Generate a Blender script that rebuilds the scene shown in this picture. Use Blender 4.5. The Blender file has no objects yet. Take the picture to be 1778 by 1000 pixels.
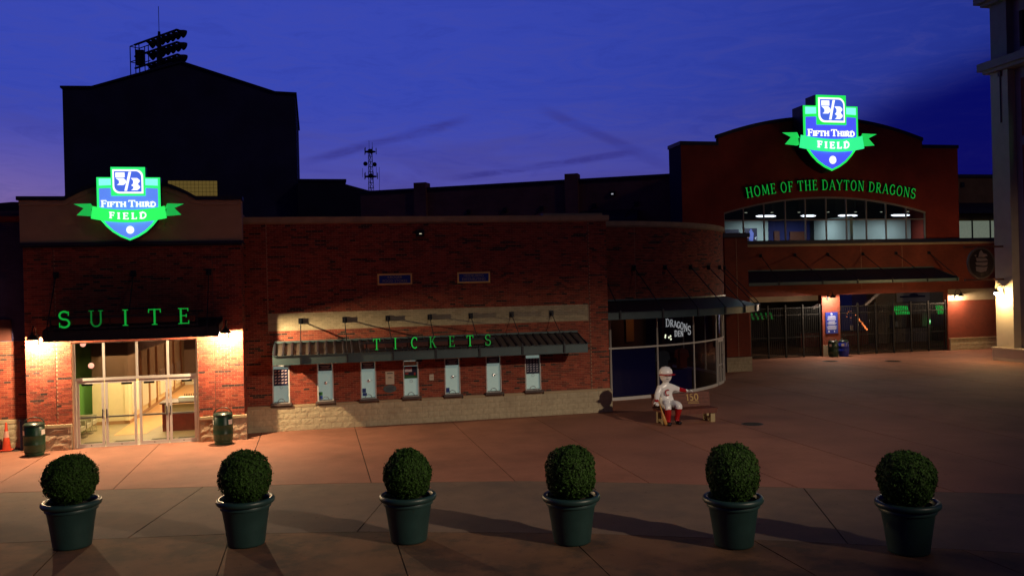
import bpy, math, random
import numpy as np
from mathutils import Matrix, Vector, noise as mnoise

random.seed(7); np.random.seed(7)
S = bpy.context.scene
COL = S.collection
R = math.radians

# ------------------------------------------------------------------ camera, sky, lights, exposure
CAM = Vector((0, -31.32, 4.8))
YAW, ROLL = 0.225, 0.0249
fwd = Vector((math.sin(YAW), math.cos(YAW), 0)); rgt = Vector((math.cos(YAW), -math.sin(YAW), 0)); upv = Vector((0, 0, 1))
r2 = rgt*math.cos(ROLL) - upv*math.sin(ROLL); u2 = rgt*math.sin(ROLL) + upv*math.cos(ROLL)
cd = bpy.data.cameras.new('camera'); cam = bpy.data.objects.new('camera', cd); COL.objects.link(cam)
M = Matrix((r2, u2, -fwd)).transposed().to_4x4(); M.translation = CAM
cam.matrix_world = M
cd.sensor_width = 36; cd.lens = 36*1500/1778; cd.clip_start = 0.1; cd.clip_end = 3000
S.camera = cam

W = bpy.data.worlds.new("World"); S.world = W; W.use_nodes = True
SKY_STRENGTH = 0.1
def build_world():
    nt = W.node_tree; N = nt.nodes; L = nt.links
    bg = N['Background']
    def new(t, **k):
        n = N.new(t)
        for a, b in k.items(): setattr(n, a, b)
        return n
    def math_(op, a, b=None, c=None):
        n = new('ShaderNodeMath', operation=op)
        for i, x in enumerate((a, b, c)):
            if x is None: continue
            if isinstance(x, (int, float)): n.inputs[i].default_value = x
            else: L.new(x, n.inputs[i])
        return n.outputs[0]
    def mapr(v, a, b, c=0., d=1., interp='SMOOTHSTEP'):
        n = new('ShaderNodeMapRange', interpolation_type=interp)
        L.new(v, n.inputs[0])
        for i, x in enumerate((a, b, c, d)): n.inputs[i+1].default_value = x
        return n.outputs[0]
    def mix(f, a, b, bt='MIX'):
        n = new('ShaderNodeMix', data_type='RGBA', blend_type=bt)
        if isinstance(f, (int, float)): n.inputs[0].default_value = f
        else: L.new(f, n.inputs[0])
        for i, x in ((6, a), (7, b)):
            if isinstance(x, tuple): n.inputs[i].default_value = (*x, 1)
            else: L.new(x, n.inputs[i])
        return n.outputs[2]
    tc = new('ShaderNodeTexCoord'); d = tc.outputs['Generated']
    sep = new('ShaderNodeSeparateXYZ'); L.new(d, sep.inputs[0])
    def dot(v):
        n = new('ShaderNodeVectorMath', operation='DOT_PRODUCT'); L.new(d, n.inputs[0]); n.inputs[1].default_value = v
        return n.outputs['Value']
    z = sep.outputs[2]
    glow = dot((math.sin(R(-16)), math.cos(R(-16)), 0))          # towards the afterglow
    az = mapr(glow, 0.28, 0.98)                                     # 1 at the afterglow, 0 on the night side
    # blue of the dusk sky: brightest low over the afterglow, darker to the zenith and to the night side
    lit = mix(mapr(z, 0.02, 0.23), (0.120, 0.094, 0.345), (0.038, 0.062, 0.44))
    lit = mix(mapr(z, 0.30, 0.52), lit, (0.003, 0.0045, 0.042))
    dark = mix(mapr(z, 0.05, 0.32), (0.0012, 0.0012, 0.075), (0.008, 0.022, 0.22))
    dark = mix(mapr(z, 0.30, 0.75), dark, (0.004, 0.006, 0.045))
    night = mapr(glow, -0.2, 0.45, 0.10, 1.0)
    col = mix(az, dark, lit)
    col = mix(1.0, col, night, 'MULTIPLY')
    # pink band low at the far side of the afterglow
    pink = math_('MULTIPLY', mapr(dot((math.sin(R(-40)), math.cos(R(-40)), 0)), 0.76, 1.0), mapr(z, 0.20, 0.0))
    col = mix(math_('MULTIPLY', pink, 0.95), col, (0.36, 0.20, 0.36))
    # soft streaky high cloud
    mp = new('ShaderNodeMapping'); L.new(d, mp.inputs[0]); mp.inputs['Rotation'].default_value = (0, R(-14), 0); mp.inputs['Scale'].default_value = (2.2, 2.2, 13)
    nz = new('ShaderNodeTexNoise'); L.new(mp.outputs[0], nz.inputs[0]); nz.inputs['Scale'].default_value = 2.2; nz.inputs['Detail'].default_value = 5; nz.inputs['Distortion'].default_value = .6
    cl = mapr(nz.outputs[0], 0.47, 0.72)
    low = mapr(z, 0.26, 0.05)
    col = mix(math_('MULTIPLY', math_('MULTIPLY', cl, low), 0.55), col, (0.046, 0.034, 0.21))
    mp2 = new('ShaderNodeMapping'); L.new(d, mp2.inputs[0]); mp2.inputs['Rotation'].default_value = (0, R(-9), 0); mp2.inputs['Scale'].default_value = (5, 5, 26)
    n2 = new('ShaderNodeTexNoise'); L.new(mp2.outputs[0], n2.inputs[0]); n2.inputs['Scale'].default_value = 2.4; n2.inputs['Detail'].default_value = 9; n2.inputs['Roughness'].default_value = .68; n2.inputs['Distortion'].default_value = 1.1
    col = mix(math_('MULTIPLY', mapr(n2.outputs[0], 0.42, 0.70), mapr(z, 0.36, 0.06, 0.12, 0.42)), col, (0.075, 0.070, 0.29))
    col = mix(math_('MULTIPLY', mapr(n2.outputs[0], 0.50, 0.32), 0.16), col, (0.022, 0.024, 0.20))
    # dark cloud bank low on the night side
    def ray(u, v): return r2*(u-889)+u2*(500-v)+fwd*1500
    nb = new('ShaderNodeTexNoise'); L.new(d, nb.inputs[0]); nb.inputs['Scale'].default_value = 4.0; nb.inputs['Detail'].default_value = 5
    bn = ray(1380, 262).normalized().cross(ray(1730, 92).normalized()).normalized()
    edge = math_('ADD', dot(tuple(bn)), math_('MULTIPLY', math_('SUBTRACT', nb.outputs[0], 0.5), 0.05))
    bank = math_('MULTIPLY', mapr(edge, -0.030, 0.032), mapr(dot((math.sin(R(60)), math.cos(R(60)), 0)), 0.55, 0.80))
    col = mix(math_('MULTIPLY', bank, 0.92), col, (0.0004, 0.0004, 0.098))
    # condensation trails: thin bands along great circles
    def trail(p, q, width, amount, c):
        nonlocal col
        p = Vector(p).normalized(); q = Vector(q).normalized(); n = p.cross(q).normalized(); m = (p+q).normalized(); half = p.dot(m)
        wob = math_('MULTIPLY', math_('SUBTRACT', nz.outputs[0], 0.5), width*1.2)
        dist = math_('ABSOLUTE', math_('ADD', dot(tuple(n)), wob))
        band = mapr(dist, width, width*.15)
        inside = mapr(dot(tuple(m)), half-0.0006, half+0.0030)
        rough = mapr(n2.outputs[0], 0.34, 0.60, 0.25, 1.0)
        f = math_('MULTIPLY', math_('MULTIPLY', math_('MULTIPLY', band, inside), rough), amount)
        col = mix(f, col, c)
    dusk = (0.030, 0.026, 0.21)
    trail(ray(520, 284), ray(820, 205), 0.0075, .62, dusk)
    trail(ray(780, 312), ray(1120, 262), 0.0055, .7, dusk)
    trail(ray(930, 185), ray(1180, 300), 0.0085, .45, dusk)
    trail(ray(900, 150), ray(980, 142), 0.0028, .4, dusk)
    # the sky texture itself adds the last light above the horizon
    sk = new('ShaderNodeTexSky', sky_type='NISHITA'); sk.sun_disc = False
    sk.sun_elevation = R(-2); sk.sun_rotation = R(-16); sk.ozone_density = 4
    out = new('ShaderNodeMix', data_type='RGBA', blend_type='ADD'); out.inputs[0].default_value = .10
    L.new(mix(1.0, col, (1/SKY_STRENGTH,)*3, 'MULTIPLY'), out.inputs[6]); L.new(sk.outputs[0], out.inputs[7])
    for n in N:
        if n.type == 'MIX': n.clamp_result = False
    L.new(out.outputs[2], bg.inputs[0]); bg.inputs[1].default_value = SKY_STRENGTH
build_world()

sd = bpy.data.lights.new('sun', 'SUN'); sd.energy = 0.06; sd.angle = R(3); sd.color = (1, .74, .5)
sun = bpy.data.objects.new('sun', sd); COL.objects.link(sun)
SUN_DIR = Vector((-2.1, 2.43, -1.9)).normalized()
sun.rotation_euler = SUN_DIR.to_track_quat('-Z', 'Y').to_euler()

S.view_settings.view_transform = 'Standard'; S.view_settings.look = 'None'
S.view_settings.exposure = 0; S.view_settings.gamma = 1; S.view_settings.use_curve_mapping = False
S.render.engine = 'CYCLES'
S.cycles.use_denoising = True; S.cycles.max_bounces = 6; S.cycles.transparent_max_bounces = 12
S.cycles.sample_clamp_indirect = 4; S.cycles.caustics_reflective = False; S.cycles.caustics_refractive = False

# ------------------------------------------------------------------ helpers
MATS = {}
def mat(name, color, rough=.6, metal=0., var=0., vscale=6., bump=0., bscale=40., emit=None, estr=1., island=0., spec=.5, grime=None, gscale=.6, gr=(.45, .72), spots=0.):
    """plain principled material; var/island vary the colour by noise and by piece; bump is fine relief; grime mixes in stains"""
    GR = gr
    m = bpy.data.materials.new(name); MATS[name] = m; m.use_nodes = True
    nt = m.node_tree; N, L = nt.nodes, nt.links; b = N['Principled BSDF']
    b.inputs['Roughness'].default_value = rough; b.inputs['Metallic'].default_value = metal
    b.inputs['Base Color'].default_value = (*color, 1); b.inputs['Specular IOR Level'].default_value = spec
    geo = N.new('ShaderNodeNewGeometry')
    src = None
    if var or island or grime:
        nz = N.new('ShaderNodeTexNoise'); nz.inputs['Scale'].default_value = vscale; nz.inputs['Detail'].default_value = 5
        L.new(geo.outputs['Position'], nz.inputs[0])
        val = N.new('ShaderNodeMapRange'); L.new(nz.outputs[0], val.inputs[0])
        val.inputs[1].default_value = .3; val.inputs[2].default_value = .7; val.inputs[3].default_value = 1-var; val.inputs[4].default_value = 1+var
        v = val.outputs[0]
        if island:
            r = N.new('ShaderNodeMapRange'); L.new(geo.outputs['Random Per Island'], r.inputs[0]); r.inputs[3].default_value = 1-island; r.inputs[4].default_value = 1+island
            mu = N.new('ShaderNodeMath'); mu.operation = 'MULTIPLY'; L.new(v, mu.inputs[0]); L.new(r.outputs[0], mu.inputs[1]); v = mu.outputs[0]
        hs = N.new('ShaderNodeHueSaturation'); hs.inputs['Color'].default_value = (*color, 1); L.new(v, hs.inputs['Value'])
        src = hs.outputs[0]
        if grime:
            g = N.new('ShaderNodeTexNoise'); g.inputs['Scale'].default_value = gscale; g.inputs['Detail'].default_value = 8; g.inputs['Roughness'].default_value = .65
            L.new(geo.outputs['Position'], g.inputs[0])
            gr = N.new('ShaderNodeMapRange'); L.new(g.outputs[0], gr.inputs[0]); gr.inputs[1].default_value = GR[0]; gr.inputs[2].default_value = GR[1]; gr.inputs[4].default_value = .8
            mx = N.new('ShaderNodeMix'); mx.data_type = 'RGBA'; L.new(gr.outputs[0], mx.inputs[0]); L.new(src, mx.inputs[6]); mx.inputs[7].default_value = (*grime, 1)
            src = mx.outputs[2]
        if spots:                                     # gum, drips and small dirt
            sp = N.new('ShaderNodeTexNoise'); sp.inputs['Scale'].default_value = 7; sp.inputs['Detail'].default_value = 3; L.new(geo.outputs['Position'], sp.inputs[0])
            sr = N.new('ShaderNodeMapRange'); L.new(sp.outputs[0], sr.inputs[0]); sr.inputs[1].default_value = .66; sr.inputs[2].default_value = .72; sr.inputs[4].default_value = spots
            mx = N.new('ShaderNodeMix'); mx.data_type = 'RGBA'; L.new(sr.outputs[0], mx.inputs[0]); L.new(src, mx.inputs[6]); mx.inputs[7].default_value = (color[0]*.35, color[1]*.35, color[2]*.35, 1)
            src = mx.outputs[2]
        L.new(src, b.inputs['Base Color'])
    if bump:
        bz = N.new('ShaderNodeTexNoise'); bz.inputs['Scale'].default_value = bscale; bz.inputs['Detail'].default_value = 4
        L.new(geo.outputs['Position'], bz.inputs[0])
        bp = N.new('ShaderNodeBump'); bp.inputs['Strength'].default_value = bump; bp.inputs['Distance'].default_value = .02
        L.new(bz.outputs[0], bp.inputs['Height']); L.new(bp.outputs[0], b.inputs['Normal'])
    if emit:
        b.inputs['Emission Color'].default_value = (*emit, 1); b.inputs['Emission Strength'].default_value = estr
    return m

def glass(name, tint=(1, 1, 1), refl=.10, rough=.02):
    m = bpy.data.materials.new(name); MATS[name] = m; m.use_nodes = True
    N, L = m.node_tree.nodes, m.node_tree.links
    for n in list(N):
        if n.type == 'BSDF_PRINCIPLED': N.remove(n)
    t = N.new('ShaderNodeBsdfTransparent'); t.inputs[0].default_value = (*tint, 1)
    g = N.new('ShaderNodeBsdfGlossy'); g.inputs['Roughness'].default_value = rough
    fr = N.new('ShaderNodeFresnel'); fr.inputs[0].default_value = 1.45
    mx = N.new('ShaderNodeMixShader'); L.new(fr.outputs[0], mx.inputs[0]); L.new(t.outputs[0], mx.inputs[1]); L.new(g.outputs[0], mx.inputs[2])
    L.new(mx.outputs[0], N['Material Output'].inputs[0])
    return m

def brickmat(name, c1, c2, mortar, sx=.203, sz=.0677):
    """brickwork too far away to pick apart: colour and relief from a brick pattern laid in world X/Y and Z"""
    m = bpy.data.materials.new(name); MATS[name] = m; m.use_nodes = True
    N, L = m.node_tree.nodes, m.node_tree.links; b = N['Principled BSDF']; b.inputs['Roughness'].default_value = .85
    geo = N.new('ShaderNodeNewGeometry'); sp = N.new('ShaderNodeSeparateXYZ'); L.new(geo.outputs['Position'], sp.inputs[0])
    ad = N.new('ShaderNodeMath'); ad.operation = 'ADD'; L.new(sp.outputs[0], ad.inputs[0]); L.new(sp.outputs[1], ad.inputs[1])
    cb = N.new('ShaderNodeCombineXYZ'); L.new(ad.outputs[0], cb.inputs[0]); L.new(sp.outputs[2], cb.inputs[1])
    bt = N.new('ShaderNodeTexBrick'); L.new(cb.outputs[0], bt.inputs[0])
    bt.inputs['Scale'].default_value = 1; bt.inputs['Brick Width'].default_value = sx; bt.inputs['Row Height'].default_value = sz
    bt.inputs['Mortar Size'].default_value = .006; bt.inputs['Bias'].default_value = -.45
    bt.inputs['Color1'].default_value = (*c1, 1); bt.inputs['Color2'].default_value = (*c2, 1); bt.inputs['Mortar'].default_value = (*mortar, 1)
    nz = N.new('ShaderNodeTexNoise'); nz.inputs['Scale'].default_value = .7; nz.inputs['Detail'].default_value = 6; L.new(geo.outputs['Position'], nz.inputs[0])
    mr = N.new('ShaderNodeMapRange'); L.new(nz.outputs[0], mr.inputs[0]); mr.inputs[1].default_value = .3; mr.inputs[2].default_value = .7; mr.inputs[3].default_value = .75; mr.inputs[4].default_value = 1.2
    hs = N.new('ShaderNodeHueSaturation'); L.new(bt.outputs[0], hs.inputs['Color']); L.new(mr.outputs[0], hs.inputs['Value']); L.new(hs.outputs[0], b.inputs['Base Color'])
    bp = N.new('ShaderNodeBump'); bp.inputs['Strength'].default_value = .6; bp.inputs['Distance'].default_value = .008; bp.invert = True
    L.new(bt.outputs['Fac'], bp.inputs['Height']); L.new(bp.outputs[0], b.inputs['Normal'])
    return m

def wl(o):
    p = Vector((0, 0, 0))
    while o is not None: p += o.location; o = o.parent
    return p

class MB:
    def __init__(s): s.v = []; s.f = []; s.m = []; s.T = None
    def face(s, pts, m=0):
        n = len(s.v)
        if s.T: pts = [s.T(p) for p in pts]
        s.v += [tuple(p) for p in pts]; s.f.append(tuple(range(n, n+len(pts)))); s.m.append(m)
    def mesh_(s, pts, faces, m=0):
        n = len(s.v)
        if s.T: pts = [s.T(p) for p in pts]
        s.v += [tuple(p) for p in pts]
        for f in faces: s.f.append(tuple(n+i for i in f)); s.m.append(m)
    def box(s, x0, x1, y0, y1, z0, z1, m=0, back=True):
        p = [(x0,y0,z0),(x1,y0,z0),(x1,y1,z0),(x0,y1,z0),(x0,y0,z1),(x1,y0,z1),(x1,y1,z1),(x0,y1,z1)]
        f = [(0,1,5,4),(1,2,6,5),(3,0,4,7),(4,5,6,7),(3,2,1,0)]
        if back: f.append((2,3,7,6))
        s.mesh_(p, f, m)
    def prism(s, poly, y0, y1, m=0, ms=None, back=True):
        """polygon in x,z (any winding) with its front at y0 and back at y1"""
        a = sum(poly[i][0]*poly[(i+1)%len(poly)][1]-poly[(i+1)%len(poly)][0]*poly[i][1] for i in range(len(poly)))
        if a < 0: poly = poly[::-1]
        n = len(poly); ms = m if ms is None else ms
        s.face([(x, y0, z) for x, z in poly], m)
        if back: s.face([(x, y1, z) for x, z in poly[::-1]], ms)
        for i in range(n):
            (x0, z0), (x1, z1) = poly[i], poly[(i+1) % n]
            s.face([(x0,y1,z0),(x1,y1,z1),(x1,y0,z1),(x0,y0,z0)][::-1], ms)
    def slab(s, poly, z0, z1, m=0):
        """polygon in x,y, extruded up"""
        a = sum(poly[i][0]*poly[(i+1)%len(poly)][1]-poly[(i+1)%len(poly)][0]*poly[i][1] for i in range(len(poly)))
        if a < 0: poly = poly[::-1]
        n = len(poly)
        s.face([(x, y, z1) for x, y in poly], m); s.face([(x, y, z0) for x, y in poly[::-1]], m)
        for i in range(n):
            (x0, y0), (x1, y1) = poly[i], poly[(i+1) % n]
            s.face([(x0,y0,z0),(x1,y1,z0),(x1,y1,z1),(x0,y0,z1)], m)
    def bar(s, a, b, w, m=0, h=None):
        """square bar between two points"""
        a, b = Vector(a), Vector(b); d = (b-a).normalized(); h = h or w
        t = Vector((0, 0, 1)) if abs(d.z) < .95 else Vector((0, 1, 0))
        u = d.cross(t).normalized()*w/2; v = d.cross(u).normalized()*h/2
        p = [a-u-v, a+u-v, a+u+v, a-u+v, b-u-v, b+u-v, b+u+v, b-u+v]
        s.mesh_(p, [(0,1,2,3),(7,6,5,4),(0,4,5,1),(1,5,6,2),(2,6,7,3),(3,7,4,0)], m)
    def tube(s, path, r, n=8, m=0, caps=True):
        path = [Vector(p) for p in path]; rs = r if isinstance(r, (list, tuple)) else [r]*len(path)
        rings = []; pu = None
        for i, p in enumerate(path):
            d = (path[min(i+1, len(path)-1)]-path[max(i-1, 0)]).normalized()
            if pu is None:
                t = Vector((0, 0, 1)) if abs(d.z) < .9 else Vector((0, 1, 0)); u = d.cross(t).normalized()
            else: u = (pu-d*pu.dot(d)).normalized()
            pu = u; v = d.cross(u)
            rings.append([p+(u*math.cos(2*math.pi*k/n)+v*math.sin(2*math.pi*k/n))*rs[i] for k in range(n)])
        pts = [q for g in rings for q in g]; f = []
        for i in range(len(path)-1):
            for k in range(n):
                a, b = i*n+k, i*n+(k+1) % n; f.append((a, b, b+n, a+n))
        if caps: f.append(tuple(range(n))[::-1]); f.append(tuple((len(path)-1)*n+k for k in range(n)))
        s.mesh_(pts, f, m)
    def lathe(s, prof, n=32, c=(0, 0, 0), m=0, a0=0., a1=360.):
        full = abs(a1-a0-360) < 1e-6; k = n if full else n+1
        pts = []
        for r, z in prof:
            for i in range(k):
                a = R(a0+(a1-a0)*i/n); pts.append((c[0]+r*math.cos(a), c[1]+r*math.sin(a), c[2]+z))
        f = []
        for j in range(len(prof)-1):
            for i in range(n):
                a, b = j*k+i, j*k+(i+1) % k; f.append((a, b, b+k, a+k))
        s.mesh_(pts, f, m)
    def ball(s, c, r, n=16, m=0, sc=(1, 1, 1)):
        prof = [(max(1e-4, math.sin(math.pi*i/(n//2))), -math.cos(math.pi*i/(n//2))) for i in range(n//2+1)]
        T0 = s.T
        pts = []; f = []
        for rr, z in prof:
            for i in range(n):
                a = 2*math.pi*i/n; pts.append((c[0]+r*rr*math.cos(a)*sc[0], c[1]+r*rr*math.sin(a)*sc[1], c[2]+r*z*sc[2]))
        for j in range(len(prof)-1):
            for i in range(n):
                a, b = j*n+i, j*n+(i+1) % n; f.append((a, b, b+n, a+n))
        s.mesh_(pts, f, m)
    def build(s, name, mats, parent=None, smooth=False, local=False, **props):
        if isinstance(mats, str): mats = [mats]
        me = bpy.data.meshes.new(name)
        off = Vector((0, 0, 0)) if (local or parent is None) else wl(parent)
        me.from_pydata([(x-off.x, y-off.y, z-off.z) for x, y, z in s.v], [], s.f)
        for k in mats: me.materials.append(MATS[k])
        if len(mats) > 1: me.polygons.foreach_set('material_index', s.m)
        if smooth: me.polygons.foreach_set('use_smooth', [True]*len(me.polygons))
        me.update()
        o = bpy.data.objects.new(name, me); COL.objects.link(o)
        if parent is not None: o.parent = parent
        for k, v in props.items(): o[k] = v
        return o

def smooth_by_angle(o, deg=35):
    me = o.data
    me.polygons.foreach_set('use_smooth', [True]*len(me.polygons))
    import bmesh
    bm = bmesh.new(); bm.from_mesh(me); bmesh.ops.remove_doubles(bm, verts=bm.verts, dist=1e-5)
    for e in bm.edges:
        if len(e.link_faces) == 2: e.smooth = e.calc_face_angle(0) < R(deg)
    bm.to_mesh(me); bm.free()
    return o

def thing(name, label, cat, loc=(0, 0, 0), group=None, rz=0):
    o = bpy.data.objects.new(name, None); COL.objects.link(o); o.location = loc; o.rotation_euler = (0, 0, rz)
    o.empty_display_size = .2; o['label'] = label; o['category'] = cat
    if group: o['group'] = group
    return o
def tag(o, label, cat, group=None):
    o['label'] = label; o['category'] = cat
    if group: o['group'] = group
    return o
def copy_tree(o, loc=None, label=None, parent=None, rz=None):
    c = o.copy(); COL.objects.link(c)
    if parent is not None: c.parent = parent
    if loc is not None: c.location = loc
    if rz is not None: c.rotation_euler = (0, 0, rz)
    if label: c['label'] = label
    for ch in list(o.children): copy_tree(ch, parent=c)
    return c
def structure(o): o['kind'] = 'structure'; return o

def lamp(name, kind, loc, power, color, parent=None, radius=.05, **k):
    d = bpy.data.lights.new(name, kind); d.energy = power; d.color = color
    if kind in ('POINT', 'SPOT'): d.shadow_soft_size = radius
    o = bpy.data.objects.new(name, d); COL.objects.link(o); o.location = Vector(loc) - (wl(parent) if parent else Vector())
    if parent: o.parent = parent
    for a, b in k.items(): setattr(d, a, b)
    return o

def wall_cells(s0, s1, z0, z1, holes):
    """rectangles that tile s0..s1 x z0..z1 without the holes (s0,s1,z0,z1)"""
    ss = sorted({s0, s1, *[min(max(v, s0), s1) for h in holes for v in h[:2]]}); zs = sorted({z0, z1, *[min(max(v, z0), z1) for h in holes for v in h[2:]]})
    out = []
    for a, b in zip(ss, ss[1:]):
        for c, d in zip(zs, zs[1:]):
            ms, mz = (a+b)/2, (c+d)/2
            if not any(h[0] < ms < h[1] and h[2] < mz < h[3] for h in holes): out.append((a, b, c, d))
    return out

BL, BH, MJ = .203, .0677, .010
BRICKS = ('brick_red', 'brick_deep', 'brick_brown', 'brick_black')
_bm = {}
def unit_brick(k, name='brick', l=BL-MJ, h=BH-MJ, d=.009, mats=BRICKS):
    key = (name, k, round(l, 3))
    if key not in _bm:
        m = MB(); a, b = l/2, h/2; e = .0015
        rr = random.Random(k+31)
        j = lambda: rr.uniform(-e, e)
        f = [(-a+j(), -d+j(), -b+j()), (a+j(), -d+j(), -b+j()), (a+j(), -d+j(), b+j()), (-a+j(), -d+j(), b+j())]
        g = [(-a, .002, -b), (a, .002, -b), (a, .002, b), (-a, .002, b)]
        m.mesh_(f+g, [(0,1,2,3), (4,0,3,7), (1,5,6,2), (3,2,6,7), (4,5,1,0)])
        me = bpy.data.meshes.new(name); me.from_pydata(m.v, [], m.f); me.materials.append(MATS[mats[k % len(mats)]]); me.update()
        _bm[key] = me
    return _bm[key]
def brickwork(parent, mapf, s0, s1, z0, z1, holes=(), n_parts=300, focus=None, skip=None, dark=.075, name='brick', courses='brick_courses', mats=BRICKS, pick=None):
    """running-bond bricks standing 9 mm proud of the mortar; mapf(s,z,d)->(point, turn about z).  The n_parts full bricks nearest to the focus are objects, the rest one mesh."""
    full = []; rest = MB(); rows = int(round((z1-z0)/BH)); rng = random.Random(int(s0*100)+5)
    run = 0
    for r in range(rows):
        zc = z0+(r+.5)*BH
        hs = sorted((h[0], h[1]) for h in holes if h[2] < zc < h[3])
        spans = []; c = s0
        for a, b in hs:
            if a > c: spans.append((c, a))
            c = max(c, b)
        if c < s1: spans.append((c, s1))
        for a, b in spans:
            k = math.floor((a-s0)/BL)-1; off = (r % 2)*BL/2
            x = s0+k*BL+off
            while x < b:
                xa, xb = max(x+MJ/2, a+.002), min(x+BL-MJ/2, b-.002)
                x += BL
                if xb-xa < .03: continue
                if run > 0 and rng.random() < .55: run -= 1; ci = 3
                else:
                    t = rng.random(); run = 0
                    ci = 3 if t < dark*.5 else 2 if t < dark+.12 else 1 if t < .5 else 0
                    if ci == 3: run = 2
                if skip and skip((xa+xb)/2, zc): continue
                if xb-xa > BL-MJ-.004: full.append(((xa+xb)/2, zc, ci))
                else: rest_add(rest, mapf, xa, xb, zc, ci)
    if focus and n_parts:
        if pick: cand = [q for q in full if pick(q[0], q[1])]; other = [q for q in full if not pick(q[0], q[1])]
        else: cand, other = full, []
        cand.sort(key=lambda q: (q[0]-focus[0])**2+(q[1]-focus[1])**2)
        parts, others = cand[:n_parts], cand[n_parts:]+other
    else: parts, others = [], full
    off = wl(parent)
    for sx, zc, ci in parts:
        p, rz = mapf(sx, zc, 0)
        o = bpy.data.objects.new(name, unit_brick(ci+4*rng.randrange(3))); COL.objects.link(o); o.parent = parent
        o.location = Vector(p)-off; o.rotation_euler = (0, 0, rz)
    for sx, zc, ci in others: rest_add(rest, mapf, sx-BL/2+MJ/2, sx+BL/2-MJ/2, zc, ci)
    o = rest.build(courses, list(mats), parent); o['kind'] = 'stuff'
    return o
def rest_add(mb, mapf, xa, xb, zc, ci):
    h = (BH-MJ)/2; d = .009+random.uniform(-.0015, .0015)
    P = lambda s, z, dd: mapf(s, z, dd)[0]
    f = [P(xa, zc-h, d), P(xb, zc-h, d), P(xb, zc+h, d), P(xa, zc+h, d)]; g = [P(xa, zc-h, -.002), P(xb, zc-h, -.002), P(xb, zc+h, -.002), P(xa, zc+h, -.002)]
    mb.mesh_(f+g, [(0,1,2,3), (4,0,3,7), (1,5,6,2), (3,2,6,7), (4,5,1,0)], ci)
def flat(y): return lambda s, z, d: (Vector((s, y-d, z)), 0.)
def side(x): return lambda s, z, d: (Vector((x-d, s, z)), R(-90))

def stonework(parent, mapf, s0, s1, z0, z1, bl=.405, bh=.2, rough=.006, proud=.012, mats=('stone_block',), name='stone_block', seed=1):
    """split-faced blocks, every one an object"""
    rng = random.Random(seed); rows = max(1, int(round((z1-z0)/bh))); bh = (z1-z0)/rows; off = wl(parent)
    for r in range(rows):
        x = s0 - (r % 2)*bl/2
        while x < s1-.01:
            a, b = max(x, s0), min(x+bl, s1); x += bl
            if b-a < .04: continue
            nx, nz = 5, 3; m = MB(); pts = []
            for j in range(nz+1):
                for i in range(nx+1):
                    e = i in (0, nx) or j in (0, nz)
                    sx = a+.004+(b-a-.008)*i/nx; zz = z0+r*bh+.004+(bh-.008)*j/nz
                    pts.append(mapf(sx, zz, proud*.4 if e else proud+rng.uniform(-rough, rough))[0])
            f = [(j*(nx+1)+i, j*(nx+1)+i+1, (j+1)*(nx+1)+i+1, (j+1)*(nx+1)+i) for j in range(nz) for i in range(nx)]
            m.mesh_(pts, f)
            q = [(a+.004, z0+r*bh+.004), (b-.004, z0+r*bh+.004), (b-.004, z0+(r+1)*bh-.004), (a+.004, z0+(r+1)*bh-.004)]
            for i in range(4):
                c, d = q[i], q[(i+1) % 4]
                m.face([mapf(*c, proud*.4)[0], mapf(*c, -.004)[0], mapf(*d, -.004)[0], mapf(*d, proud*.4)[0]])
            m.build(name, [mats[rng.randrange(len(mats))]], parent)

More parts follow.
